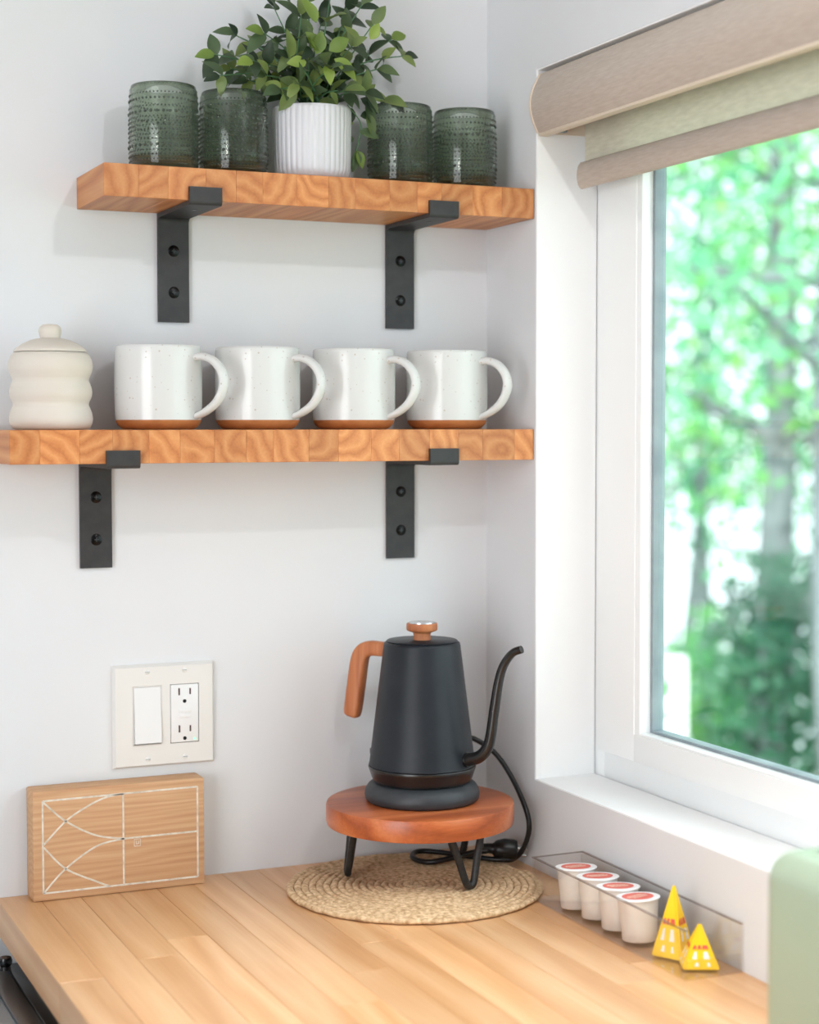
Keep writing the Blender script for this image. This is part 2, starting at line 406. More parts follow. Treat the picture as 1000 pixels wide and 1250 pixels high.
def fabric_mat():
    m = bpy.data.materials.new('sheer_shade_cloth'); m.use_nodes = True
    nt = m.node_tree; N = nt.nodes; L = nt.links; b = N['Principled BSDF']; b.inputs['Roughness'].default_value = 0.9
    tc = N.new('ShaderNodeTexCoord'); mp = N.new('ShaderNodeMapping'); mp.inputs['Scale'].default_value = (1, 1, 5); L.new(tc.outputs['Object'], mp.inputs[0])
    n = N.new('ShaderNodeTexNoise'); n.inputs['Scale'].default_value = 55; n.inputs['Detail'].default_value = 4; L.new(mp.outputs[0], n.inputs['Vector'])
    r = N.new('ShaderNodeValToRGB'); e = r.color_ramp.elements; e[0].position = 0.3; e[0].color = (*lin((226, 222, 204)), 1); e[1].position = 0.7; e[1].color = (*lin((240, 236, 220)), 1)
    L.new(n.outputs['Fac'], r.inputs[0]); L.new(r.outputs[0], b.inputs['Base Color'])
    o = N['Material Output']; t = N.new('ShaderNodeBsdfTranslucent'); L.new(r.outputs[0], t.inputs[0])
    mx = N.new('ShaderNodeMixShader'); mx.inputs[0].default_value = 0.35
    L.new(b.outputs[0], mx.inputs[1]); L.new(t.outputs[0], mx.inputs[2]); L.new(mx.outputs[0], o.inputs[0])
    return m
M_shade = fabric_mat()

# ------------------------------------------------------------------ room shell
RX0, RY0, ZF, ZC = -2.6, -3.6, -0.914, 1.27      # room: x RX0..0, y RY0..0
OY0, OY1, OZ0, OZ1 = -0.1233, -1.42, 0.1015, 0.9038   # window opening
WT = 0.115
def struct(name, bm, m, smooth=False, parent=None): return obj(name, bm, m, parent, smooth, kind=None if parent else 'structure')
struct('wall_back', bx(RX0-0.1, WT, 0, 0.1, ZF, ZC+0.1), M_wall)
bm = nb()
box(bm, 0, WT, OY0, 0.0, ZF, ZC); box(bm, 0, WT, RY0, OY1, ZF, ZC)
box(bm, 0, WT, OY1, OY0, ZF, OZ0); box(bm, 0, WT, OY1, OY0, OZ1, ZC)
bmesh.ops.remove_doubles(bm, verts=bm.verts, dist=1e-5)
struct('wall_right', bm, M_wall)
struct('wall_left', bx(RX0-0.1, RX0, RY0-0.1, 0, ZF, ZC+0.1), M_wall)
struct('wall_front', bx(RX0, WT, RY0-0.1, RY0, ZF, ZC+0.1), M_wall)
struct('floor', bx(RX0-0.1, WT, RY0-0.1, 0.1, ZF-0.06, ZF), M_floor)
struct('ceiling', bx(RX0, WT, RY0, 0, ZC, ZC+0.1), M_wall)
# liner of the window opening (jamb, sill, head), each 1 mm proud of the cut
t = thing('trim_1', None, None, (0, OY0, OZ0), kind='structure')
obj('jamb_board', bx(0.0006, 0.0775, OY0-0.0015, OY0, OZ0, OZ1), M_trim, t, False)
obj('sill_board', bx(0.0006, 0.0775, OY1, OY0-0.0015, OZ0, OZ0+0.0015), M_trim, t, False)
obj('head_board', bx(0.0006, 0.0775, OY1, OY0-0.0015, OZ1-0.0015, OZ1), M_trim, t, False)
obj('jamb_board', bx(0.0006, 0.0775, OY1, OY1+0.0015, OZ0+0.0015, OZ1-0.0015), M_trim, t, False)

# window unit
win = thing('window_1', None, None, (0.08, OY0, OZ0), kind='structure')
def ring(y0, y1, z0, z1, wl, wr, wb_, wt, x0, x1, bev=0.0015):
    """rectangular frame in the plane x; y0 > y1"""
    bm = nb()
    box(bm, x0, x1, y0-wl, y0, z0, z1, bev); box(bm, x0, x1, y1, y1+wr, z0, z1, bev)
    box(bm, x0, x1, y1+wr-0.0005, y0-wl+0.0005, z0, z0+wb_, bev); box(bm, x0, x1, y1+wr-0.0005, y0-wl+0.0005, z1-wt, z1, bev)
    return bm
obj('outer_frame', ring(OY0, OY1, OZ0, OZ1, 0.022, 0.022, 0.036, 0.036, 0.0785, WT+0.01), M_vinyl, win)
obj('sash', ring(-0.1415, OY1+0.018, 0.1345, OZ1-0.033, 0.080, 0.08, 0.0305, 0.03, 0.071, 0.106), M_vinyl, win)
obj('sash_bead', ring(-0.215, OY1+0.092, 0.158, OZ1-0.058, 0.0165, 0.0165, 0.0095, 0.01, 0.0725, 0.1), M_vinyl, win)
obj('glazing_seal', ring(-0.2305, OY1+0.108, 0.1665, OZ1-0.067, 0.006, 0.006, 0.004, 0.004, 0.086, 0.1, 0), M_seal, win)
obj('pane', bx(0.0915, 0.0945, OY1+0.11, -0.232, 0.168, OZ1-0.069), M_pane, win, False)

# ------------------------------------------------------------------ roller blind
bl = thing('roller_blind', 'oatmeal fabric roller blind in a rounded cassette at the top of the window', 'blind', (0.03, OY0-0.002, 0.86))
def cas_prof(off=0.0):
    p = [(0.0035, 0.8985)]
    for i in range(13):
        t_ = i/12; z = 0.8975-(0.8975-0.8325)*t_
        x = 0.0032-0.0125*math.sin(PI*(t_*0.92+0.02))-0.0005*t_
        p.append((x-off, z))
    return p
fr = cas_prof(); bk = [(x+0.0025, z) for x, z in fr][::-1]
CY0, CY1 = OY0-0.0025, OY1+0.004
obj('valance', extrude_poly(nb(), fr+bk, 'y', CY0-0.002, CY1), M_cas, bl)
# piping along the bottom front edge and round end cap
obj('bottom_trim', bx(0.0008, 0.012, CY1, CY0-0.001, 0.8290, 0.8336, 0.0012), M_casrim, bl)
endp = [(x-0.0012, z) for x, z in fr]+[(0.068, 0.833), (0.068, 0.8985)]
obj('end_cap', extrude_poly(nb(), endp, 'y', CY0, CY0-0.0025), M_casrim, bl, False)
obj('end_cap', extrude_poly(nb(), endp, 'y', CY1, CY1+0.003), M_casrim, bl, False)
obj('back_rail', bx(0.060, 0.068, CY1+0.003, CY0-0.003, 0.838, 0.8985, 0.001), M_casrim, bl)
obj('top_rail', bx(0.0065, 0.060, CY1+0.003, CY0-0.003, 0.8955, 0.8985), M_casrim, bl)
obj('roller_tube', tube(nb(), [(0.036, CY0-0.008, 0.872), (0.036, CY1+0.008, 0.872)], 0.0155, 20, 1), M_cas, bl)
obj('fixing_clip', bx(0.016, 0.034, CY0-0.010, CY0-0.003, 0.834, 0.842, 0.002), M_seal, bl, label='small dark clip under the cassette end')
obj('shade_cloth', bx(0.0490, 0.0500, CY1+0.02, -0.1475, 0.790, 0.872), M_shade, bl, False)
bp_ = [(0.046+0.0065*math.cos(a), 0.7855+0.0150*math.sin(a)) for a in [2*PI*i/20 for i in range(20)]]
obj('bottom_bar', extrude_poly(nb(), bp_, 'y', -0.1455, CY1+0.018), M_cas, bl)

# ------------------------------------------------------------------ worktop of staves
CX0, CTH = -0.5865, 0.038
ct = thing('worktop', 'pale butcher block counter top running under the window', 'counter', (CX0/2, -0.9, -CTH))
SW = 0.5865/14
x = CX0
stave_cache = {}
for i in range(14):
    y = 0.0; ln_ = [0.31, 0.47, 0.22, 0.62, 0.39, 0.52, 0.27][i*3 % 7]
    k = 0
    while y > -1.95:
        L_ = min(ln_, y+2.0); key = round(L_, 3)
        wl = (x+SW/2, y-L_/2, -CTH/2)
        if key not in stave_cache:
            stave_cache[key] = obj('stave', bx(wl[0]-SW/2+1e-4, wl[0]+SW/2-1e-4, y-L_+1e-4, y-1e-4, -CTH, 0, 0.0004, 1), M_counter, ct, False, loc=wl)
        else: link_copy(stave_cache[key], ct, wl)
        y -= L_; k += 1; ln_ = [0.55, 0.68, 0.46, 0.61, 0.74][(i+k*2) % 5]
    x += SW
cab = thing('base_cabinet', 'white base cabinet carrying the butcher block counter', 'cabinet', (-0.28, -0.9, ZF))
obj('carcass', bx(-0.545, -0.004, -1.97, -0.002, ZF+0.09, -CTH-0.0005), M_trim, cab, False)
obj('toe_kick', bx(-0.50, -0.004, -1.97, -0.002, ZF, ZF+0.09), M_screw, cab, False)
dr = None
for k in range(3):
    y1 = -0.690-k*0.428; y0 = y1-0.422
    d = obj('door', bx(-0.563, -0.5455, y0, y1, ZF+0.10, -CTH-0.006, 0.002), M_trim, cab)
    obj('handle', tube(nb(), [(-0.575, (y0+y1)/2-0.06, -0.14), (-0.575, (y0+y1)/2+0.06, -0.14)], 0.005, 10, 1), M_black, d)

# ------------------------------------------------------------------ shelves of staves
SD = 0.12064
def shelf(label, x0, ztop, zbot, ws, seed):
    random.seed(seed)
    t = thing('wall_shelf', label, 'shelf', (x0/2, -SD/2, zbot), 'butcher block wall shelves')
    cache = {}; x = x0; i = 0
    while x < -0.0015:
        w_ = ws[i % len(ws)]; i += 1
        if x+w_ > -0.014: w_ = -0.0012-x
        key = round(w_, 4); wl = (x+w_/2, -SD/2, (ztop+zbot)/2)
        if key not in cache:
            cache[key] = obj('stave', bx(x+3e-5, x+w_-3e-5, -SD, -0.0005, zbot, ztop, 0.00035, 1), M_shelf, t, True, loc=wl)
        else: link_copy(cache[key], t, wl)
        x += w_
    return t
UZ1, UZ0, LZ1, LZ0 = 0.77129, 0.73802, 0.50161, 0.46711
shelf('upper butcher block shelf holding the green tumblers and the potted plant', -0.4916, UZ1, UZ0, [0.036, 0.031, 0.040, 0.033, 0.029, 0.038], 3)
XL = at(11.5, 526, 1, -SD).x
shelf('lower butcher block shelf holding the white mugs and the beige canister', XL, LZ1, LZ0, [0.030, 0.040, 0.034, 0.038, 0.033, 0.037, 0.035], 5)

# brackets
def bracket(label, x0, zs, zb, screws):
    T = 0.005; W_ = 0.0348
    t = thing('shelf_bracket', label, 'bracket', (x0+W_/2, 0, zb), 'black shelf brackets')
    # one bent strap: plate on the wall, arm under the shelf, lip at the front
    e = 0.0003
    out = [(0, zb), (0, zs-0.0004), (-SD-0.0008, zs-0.0004), (-SD-0.0008, zs+0.0135), (-SD-T-0.0008, zs+0.0135), (-SD-T-0.0008, zs-T+0.004)]
    for k in range(1, 5):
        a = PI/2*k/4
        out.append((-SD-T-0.0008+0.004*(1-math.cos(a)), zs-T+0.004-0.004*math.sin(a)))
    out += [(-T-0.006, zs-T)]
    for k in range(1, 5):
        a = PI/2*k/4
        out.append((-T-0.006+0.006*math.sin(a), zs-T-0.006*(1-math.cos(a))))
    out += [(-T, zb)]
    bm = extrude_poly(nb(), [(y if y < 0 else -e, z) for y, z in out], 'x', x0, x0+W_)
    bmesh.ops.bevel(bm, geom=[e_ for e_ in bm.edges if len(e_.link_faces) == 2 and e_.calc_face_angle(0) > 1.2], offset=0.0006, segments=1, affect='EDGES')
    obj('strap', bm, M_black, t, angle=25)
    for z in screws:
        bm = nb(); lathe(bm, [(0, 0.0012), (0.0025, 0.001), (0.0052, 0.0006), (0.0064, 0)], (x0+W_/2, -T, z), 20, M=Matrix.Rotation(PI/2, 4, 'X'))
        s = obj('screw', bm, M_screw, t)
        bm = nb(); box(bm, x0+W_/2-0.0024, x0+W_/2+0.0024, -T-0.0014, -T-0.0009, z-0.0005, z+0.0005); box(bm, x0+W_/2-0.0005, x0+W_/2+0.0005, -T-0.00139, -T-0.00091, z-0.0024, z+0.0024)
        obj('screw_recess', bm, M_base, s, False)
    # screw hole in the arm's underside
    obj('screw', cyl(nb(), (x0+W_/2, -0.085, zs-T-0.0001), 0.003, (0, 0, 1), 0.0003, 14), M_screw, t)
    return t
bracket('black metal bracket left under the upper shelf', -0.4035, UZ0, 0.6195, (0.6973, 0.6520))
bracket('black metal bracket right under the upper shelf, by the corner', -0.1320, UZ0, 0.6184, (0.6965, 0.6510))
bracket('black metal bracket left under the lower shelf, below the canister and first mug', -0.4925, LZ0, 0.3517, (0.4286, 0.3826))
bracket('black metal bracket right under the lower shelf, above the kettle', -0.1318, LZ0, 0.3509, (0.4289, 0.3838))

# ------------------------------------------------------------------ tumblers
def make_tumbler():
    c = Vector((-0.414, -0.062, UZ1))
    t = thing('tumbler', '', 'glass', c, 'green beaded tumblers')
    H = 0.0905
    def R(z):
        u = z/H
        return 0.0349+0.0012*math.sin(PI*min(1, u*0.9+0.12))
    prof = [(0, 0.0006), (0.029, 0.0004), (0.0325, 0.0012), (R(0.004), 0.004)]
    z = 0.006
    while z < H-0.006:
        prof += [(R(z)-0.0002, z), (R(z)+0.0007, z+0.0014)]; z += 0.0030
    prof += [(R(H)-0.0004, H-0.003), (R(H)-0.0006, H-0.0008), (R(H)-0.0014, H), (R(H)-0.0024, H-0.0008)]
    prof += [(R(z_)-0.0030, z_) for z_ in (H-0.01, 0.06, 0.04, 0.02)] + [(0.030, 0.011), (0.025, 0.0075), (0, 0.007)]
    obj('glass_body', lathe(nb(), prof, c, 64), M_tumb, t, angle=80)
    bm = nb()
    rows = [(0.0795, 0.0010, 56), (0.0735, 0.0014, 48), (0.0655, 0.0010, 56), (0.0600, 0.0018, 34), (0.0545, 0.0009, 56), (0.0500, 0.0012, 52), (0.0455, 0.0009, 56),
            (0.0410, 0.0012, 52), (0.0360, 0.0009, 56), (0.0315, 0.0011, 52), (0.0255, 0.0018, 34), (0.0200, 0.0010, 56), (0.0155, 0.0012, 52), (0.0105, 0.0009, 56)]
    for (z, r, n) in rows:
        for k in range(n):
            a = 2*PI*k/n
            q = Matrix.Translation(c+Vector((math.cos(a)*(R(z)+0.0003), math.sin(a)*(R(z)+0.0003), z)))
            bmesh.ops.create_icosphere(bm, subdivisions=1, radius=r, matrix=q)
    obj('beads', bm, M_bead, t, kind='stuff', angle=80)
    return t
tb = make_tumbler()
GX = [-0.4135, -0.3345, -0.1385, -0.0590]
GY = [-0.066, -0.060, -0.060, -0.060]
GL = ['green beaded glass tumbler at the left end of the upper shelf', 'green beaded glass tumbler touching the plant pot from its left side, under the leaves',
      'green beaded glass tumbler just right of the trailing plant leaves', 'green beaded glass tumbler nearest the corner on the upper shelf']
for i in range(4):
    o = tb if i == 0 else copy_tree(tb)
    o.location = (GX[i], GY[i], UZ1+0.0004); o.rotation_euler = (0, 0, i*0.4); o['label'] = GL[i]

# ------------------------------------------------------------------ mugs
def make_mug():
    c = Vector((-0.42, -0.062, LZ1))
    t = thing('mug', '', 'mug', c, 'white mugs on the lower shelf')
    pr = [(0.0455, 0.0102), (0.0462, 0.020), (0.0464, 0.045), (0.0460, 0.072), (0.0455, 0.0855), (0.0450, 0.0880), (0.0438, 0.0886), (0.0428, 0.0875), (0.0425, 0.080), (0.0425, 0.02), (0.039, 0.013), (0, 0.012)]
    obj('cup_body', lathe(nb(), pr, c, 64), M_glaze, t, angle=60)
    obj('bare_base', lathe(nb(), [(0, 0.0004), (0.036, 0.0003), (0.0385, 0.0008), (0.0432, 0.0050), (0.0452, 0.0088), (0.0454, 0.0103), (0.04, 0.0104), (0, 0.0104)], c, 64), M_terra, t, angle=60, label='unglazed terracotta coloured base')
    # handle along local +x
    P = [(0.0440, 0.0760, 0.0050), (0.0560, 0.0765, 0.0052), (0.0690, 0.0700, 0.0056), (0.0775, 0.0570, 0.0058), (0.0775, 0.0430, 0.0058), (0.0700, 0.0290, 0.0054), (0.0580, 0.0195, 0.0050), (0.0450, 0.0140, 0.0044)]
    sec = lambda a: (0.82*math.cos(a), 1.25*math.sin(a))
    obj('handle', tube(nb(), [(c.x+p[0], c.y, c.z+p[1], p[2]) for p in P], seg=14, n=5, sec=sec, up=(0, 0, 1)), M_glaze, t, angle=80)
    return t
mg = make_mug()
MX = [-0.4205, -0.3095, -0.1965, -0.0820]
ML = ['speckled white mug leftmost of the row, beside the beige canister', 'speckled white mug second from the canister', 'speckled white mug third from the canister', 'speckled white mug nearest the corner, its handle by the right wall']
for i in range(4):
    o = mg if i == 0 else copy_tree(mg)
    o.location = (MX[i], -0.062, LZ1+0.0002)
    va = math.atan2(MX[i]-CAMP.x, -0.062-CAMP.y)
    o.rotation_euler = (0, 0, -(va+math.radians(30))); o['label'] = ML[i]

# ------------------------------------------------------------------ canister
c = Vector((-0.5350, -0.062, LZ1+0.0003))
t = thing('canister', 'beige stoneware canister of stacked rings with a knobbed lid', 'canister', c)
pr = [(0, 0), (0.036, 0), (0.0395, 0.0015), (0.0420, 0.006), (0.0428, 0.011), (0.0420, 0.017), (0.0400, 0.022), (0.0385, 0.0255), (0.0392, 0.029), (0.0415, 0.033), (0.0424, 0.038), (0.0418, 0.043),
      (0.0400, 0.048), (0.0388, 0.0505), (0.0398, 0.054), (0.0422, 0.059), (0.0432, 0.0645), (0.0425, 0.071), (0.0400, 0.0765), (0.0372, 0.0795), (0.034, 0.0797), (0.034, 0.03), (0, 0.03)]
obj('jar_body', lathe(nb(), pr, c, 64), M_stone, t, angle=80)
ld = obj('lid', lathe(nb(), [(0, 0.0799), (0.0372, 0.0801), (0.0374, 0.0812), (0.0345, 0.0845), (0.0285, 0.0885), (0.0210, 0.0920), (0.0140, 0.0940), (0.0, 0.0945)], c, 64), M_stone, t, angle=60)
obj('knob', lathe(nb(), [(0.0105, 0.0930), (0.0103, 0.0955), (0.0112, 0.0985), (0.0118, 0.1020), (0.0108, 0.1060), (0.0075, 0.1085), (0, 0.1092)], c, 36), M_stone, ld, angle=80)

# ------------------------------------------------------------------ potted plant
c = Vector((-0.2447, -0.060, UZ1+0.0003))
pl = thing('potted_plant', 'leafy green potted plant in a ribbed white pot between the tumblers', 'plant', c)
NR = 40
def rm(i, z): return 1.0+(0.018*abs(math.sin(PI*i/8.0)) if 0.008 < z < 0.0775 else (0.004))
pr = [(0, 0), (0.030, 0), (0.0355, 0.0018), (0.0395, 0.0060), (0.0412, 0.011), (0.0418, 0.02), (0.0424, 0.05), (0.0428, 0.0772), (0.0430, 0.0785), (0.0425, 0.080), (0.0405, 0.080), (0.0395, 0.078), (0.0385, 0.066), (0, 0.066)]
def rm2(i, z): return rm(i, z) if True else 1
bm = nb(); rows = []
lathe(bm, pr, c, NR*8, rmod=lambda i, z: (1.0+0.022*abs(math.sin(PI*i/8.0))) if 0.0055 < z < 0.0779 else 1.004)
obj('pot', bm, M_pot, pl, angle=70)
obj('moss', lathe(nb(), [(0.0385, 0.0665), (0.036, 0.071), (0.02, 0.0735), (0, 0.0745)], c, 32), M_soil, pl)
def leaf_mesh(nm, L, W_, curl, fold, m):
    bm = nb(); n = 6; rows = []
    for i in range(n+1):
        u = i/n; wv = W_*0.5*(math.sin(PI*u**0.85))**0.8 if 0 < i < n else 0.0004
        z = -curl*u*u*L; x_ = L*u
        rows.append([bm.verts.new((x_, -wv, z+fold*wv)), bm.verts.new((x_, 0, z)), bm.verts.new((x_, wv, z+fold*wv))])
    for a, b_ in zip(rows, rows[1:]):
        bm.faces.new((a[0], a[1], b_[1], b_[0])); bm.faces.new((a[1], a[2], b_[2], b_[1]))
    me = bpy.data.meshes.new(nm); bm.to_mesh(me); bm.free(); me.materials.append(m)
    me.polygons.foreach_set('use_smooth', [True]*len(me.polygons)); return me
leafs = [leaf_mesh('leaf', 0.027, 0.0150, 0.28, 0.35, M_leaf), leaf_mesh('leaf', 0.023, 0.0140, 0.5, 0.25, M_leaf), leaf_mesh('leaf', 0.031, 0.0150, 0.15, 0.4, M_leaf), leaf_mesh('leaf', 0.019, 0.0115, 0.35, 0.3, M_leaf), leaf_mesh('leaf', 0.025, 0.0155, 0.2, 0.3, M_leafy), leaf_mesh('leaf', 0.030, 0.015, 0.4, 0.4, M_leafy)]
random.seed(21)
# (tip px, tip py, depth y, first-node share)
TIPS = [(262, 66, -.070), (268, 92, -.090), (286, 42, -.035), (304, 98, -.060), (282, 84, -.045), (322, 40, -.095), (334, 8, -.060), (346, -28, -.040), (368, 18, -.100), (392, 28, -.055), (404, -8, -.080),
        (426, 24, -.040), (442, 6, -.070), (455, 30, -.085), (494, 68, -.065), (478, 48, -.045), (462, 84, -.085), (470, 122, -.075), (446, 112, -.100), (430, 56, -.100), (380, 58, -.115), (352, 70, -.110), (324, 92, -.095),
        (404, 84, -.120), (360, 40, -.030), (412, 48, -.030), (436, 92, -.030), (336, 70, -.030), (374, -38, -.060), (440, -24, -.050), (308, 74, -.100), (386, 96, -.020), (342, 108, -.105), (420, 110, -.110), (364, 102, -.118)]
nleaf = 0
def add_leaf(p, d, nrm, k=None, s=1.0):
    global nleaf
    d = d.normalized(); z = (nrm-d*nrm.dot(d))
    if z.length < 1e-3: z = d.orthogonal()
    z.normalize(); y_ = z.cross(d)
    if p.y > -0.012: p = Vector((p.x, -0.012, p.z))
    tipp = p+d*0.03*s
    if tipp.y > -0.004: d = Vector((d.x, -abs(d.y)*0.5-0.1, d.z)).normalized(); z = (z-d*z.dot(d)).normalized(); y_ = z.cross(d)
    me = leafs[k if k is not None else random.choice((0, 0, 1, 1, 2, 3, 3))]
    o = bpy.data.objects.new('leaf', me); COL.objects.link(o); o.parent = pl
    R_ = Matrix(((d.x, y_.x, z.x, 0), (d.y, y_.y, z.y, 0), (d.z, y_.z, z.z, 0), (0, 0, 0, 1)))
    o.matrix_local = Matrix.Translation(p-c) @ R_ @ Matrix.Scale(s, 4)
    nleaf += 1
for ti, (px, py, dy) in enumerate(TIPS):
    tip = at(px, py, 1, dy)
    base = c+Vector((random.uniform(-.02, .02), random.uniform(-.02, .02), 0.0735))
    L_ = (tip-base).length
    mid = base.lerp(tip, 0.45)+Vector((0, 0, 0.18*L_ if tip.z-base.z < 0.09 else 0.03*L_))
    if tip.x > base.x: mid.x -= 0.02*abs(tip.x-base.x)
    pts = [p for p, _ in smooth_path([(*base, 1), (*mid, 1), (*tip, 1)], 10)]
    obj('stem', tube(nb(), [(*base, 0.0013), (*mid, 0.0010), (*tip, 0.0006)], seg=6, n=6), M_stem, pl)
    nn = 4 if L_ > 0.09 else 3
    ph = random.uniform(0, PI)
    for j in range(nn):
        f = 0.36+0.60*j/(nn-1)
        k = int(f*(len(pts)-1)); p = pts[k]; tg = (pts[min(k+1, len(pts)-1)]-pts[max(k-1, 0)]).normalized()
        side = tg.cross(Vector((0, -1, 0.3))).normalized(); sd2 = tg.cross(side)
        a = ph+j*1.35
        for sgn in (1, -1):
            v = side*math.cos(a)*sgn+sd2*math.sin(a)*sgn
            dd = tg*0.55+v*0.9+Vector((0, 0, random.uniform(-.15, .25)))
            add_leaf(p.copy(), dd, Vector((random.uniform(-.5, .5), -0.8, random.uniform(.2, 1.0))), None, random.uniform(0.8, 1.1))
    add_leaf(pts[-1].copy(), (pts[-1]-pts[-3])+Vector((0, 0, random.uniform(-.002, .001))), Vector((0, -1, 0.5)), 4 if ti % 5 == 0 else None, random.uniform(0.85, 1.0))
# drooping sprig right of the pot
spr = [at(424, 128, 1, -.080), at(440, 150, 1, -.075), at(438, 172, 1, -.072), at(434, 186, 1, -.070)]
obj('stem', tube(nb(), [(*p, 0.0007) for p in spr], seg=6, n=5), M_stem, pl)
for (px, py, dx, dz, s, k) in [(436, 184, -.15, -1, .85, 0), (436, 184, .35, -.9, .8, 4), (432, 168, -.9, -.5, .6, 3), (438, 160, .9, -.2, .8, 2), (432, 150, -.9, .1, .7, 1), (440, 142, .9, .2, .8, 1),
                             (446, 130, .6, -.9, .9, 0), (452, 118, .9, .1, .95, 1), (430, 132, -.3, -1, .8, 0), (448, 138, .3, -1, .9, 2), (440, 120, .8, -.5, .9, 0)]:
    add_leaf(at(px, py, 1, -.074), Vector((dx, -.15, dz)), Vector((0.2, -1, .3)), k, s)
# bright leaves facing the room in the middle of the crown
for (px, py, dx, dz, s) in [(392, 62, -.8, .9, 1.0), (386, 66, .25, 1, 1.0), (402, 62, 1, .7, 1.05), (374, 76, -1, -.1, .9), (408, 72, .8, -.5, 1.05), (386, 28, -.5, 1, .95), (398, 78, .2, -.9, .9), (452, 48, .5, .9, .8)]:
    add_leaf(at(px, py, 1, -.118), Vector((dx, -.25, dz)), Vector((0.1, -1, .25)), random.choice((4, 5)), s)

# ------------------------------------------------------------------ switch and outlet plate
px0, pz0, PW, PH = -0.4587, 0.1289, 0.1158, 0.1143
pc = thing('wall_plate', 'white double wall plate with a rocker switch and an outlet', 'outlet', (px0+PW/2, 0, pz0+PH/2))
def frame_plate(bm, X0, X1, Z0, Z1, holes, y0, y1, bev):
    """plate with rectangular holes"""
    xs = sorted({X0, X1, *[h[0] for h in holes], *[h[1] for h in holes]}); zs = sorted({Z0, Z1, *[h[2] for h in holes], *[h[3] for h in holes]})
    for i in range(len(xs)-1):
        for j in range(len(zs)-1):
            cx, cz = (xs[i]+xs[i+1])/2, (zs[j]+zs[j+1])/2
            if any(h[0] < cx < h[1] and h[2] < cz < h[3] for h in holes): continue
            f = [bm.verts.new((xs[i], y0, zs[j])), bm.verts.new((xs[i+1], y0, zs[j])), bm.verts.new((xs[i+1], y0, zs[j+1])), bm.verts.new((xs[i], y0, zs[j+1]))]
            bm.faces.new(f)
    bmesh.ops.remove_doubles(bm, verts=bm.verts, dist=1e-6)
    r = bmesh.ops.extrude_face_region(bm, geom=list(bm.faces))
    nv = [v for v in r['geom'] if isinstance(v, bmesh.types.BMVert)]
    for v in nv:
        v.co.y = y1
        if abs(v.co.x-X0) < 1e-6: v.co.x += bev
        if abs(v.co.x-X1) < 1e-6: v.co.x -= bev
        if abs(v.co.z-Z0) < 1e-6: v.co.z += bev
        if abs(v.co.z-Z1) < 1e-6: v.co.z -= bev
    return bm
xa, xb, zc = px0+PW*0.332, px0+PW*0.698, pz0+PH*0.505
HW, HH = 0.0165, 0.0330
holes = [(xa-HW, xa+HW, zc-HH, zc+HH), (xb-HW, xb+HW, zc-HH, zc+HH)]
obj('cover_plate', frame_plate(nb(), px0, px0+PW, pz0, pz0+PH, holes, -0.0003, -0.0062, 0.0028), M_plate, pc, angle=20)
# recess bottoms
obj('box_insert', bx(xa-HW, xa+HW, -0.0030, -0.0004, zc-HH, zc+HH), M_slot, pc, False)
bm = nb()
P_ = [(-0.0032, zc-HH+0.001), (-0.0105, zc-HH+0.0028), (-0.0078, zc), (-0.0058, zc+HH-0.0018), (-0.0032, zc+HH-0.001)]
extrude_poly(bm, P_, 'x', xa-HW+0.0016, xa+HW-0.0016)
obj('rocker_switch', bm, M_rocker, pc, False)
bm = nb()
for a in ((xa-HW+0.0002, xa-HW+0.0013, zc-HH+0.0002, zc+HH-0.0002), (xa+HW-0.0013, xa+HW-0.0002, zc-HH+0.0002, zc+HH-0.0002)): box(bm, a[0], a[1], -0.0066, -0.003, a[2], a[3], 0.0002, 1)
box(bm, xa-HW+0.0013, xa+HW-0.0013, -0.0064, -0.003, zc+HH-0.0014, zc+HH-0.0002, 0.0002, 1)
box(bm, xa-HW+0.0013, xa+HW-0.0013, -0.0064, -0.003, zc-HH+0.0002, zc-HH+0.0009, 0.0002, 1)
obj('switch_bezel', bm, M_plate, pc)
gf = obj('outlet', bx(xb-HW+0.0006, xb+HW-0.0006, -0.0068, -0.0004, zc-HH+0.0006, zc+HH-0.0006, 0.001), M_rocker, pc)
obj('outlet_gap', bx(xb-HW, xb+HW, -0.0045, -0.0002, zc-HH, zc+HH), M_slot, pc, False)
for dz in (0.0208, -0.0208):
    for (dx, h_) in ((-0.0064, 0.0040), (0.0062, 0.0034)):
        obj('slot', bx(xb+dx-0.0009, xb+dx+0.0009, -0.0070, -0.0066, zc+dz+0.0036-h_, zc+dz+0.0036+h_), M_slot, gf, False)
    obj('ground_hole', cyl(nb(), (xb-0.0002, -0.0068, zc+dz-0.0072), 0.0021, (0, 1, 0), 0.0002, 16), M_hole, gf)
obj('reset_button', bx(xb-0.0068, xb+0.0068, -0.0076, -0.0066, zc+0.0010, zc+0.0052, 0.0003), M_rocker, gf)
obj('test_button', bx(xb-0.0068, xb+0.0068, -0.0076, -0.0066, zc-0.0048, zc-0.0006, 0.0003), M_rocker, gf)
obj('indicator_light', cyl(nb(), (xb+0.0112, -0.0069, zc-0.0292), 0.0011, (0, 1, 0), 0.0002, 12), M_led, gf)
for xx in (xa, xb):
    for dz in (0.0485, -0.0485):
        s = obj('screw', lathe(nb(), [(0, 0.0012), (0.002, 0.001), (0.0032, 0)], (xx, -0.0061, zc+dz), 16, M=Matrix.Rotation(PI/2, 4, 'X')), M_plate, pc)
        obj('screw_slot', bx(xx-0.0026, xx+0.0026, -0.0074, -0.0072, zc+dz-0.0003, zc+dz+0.0003), M_seal, s, False)

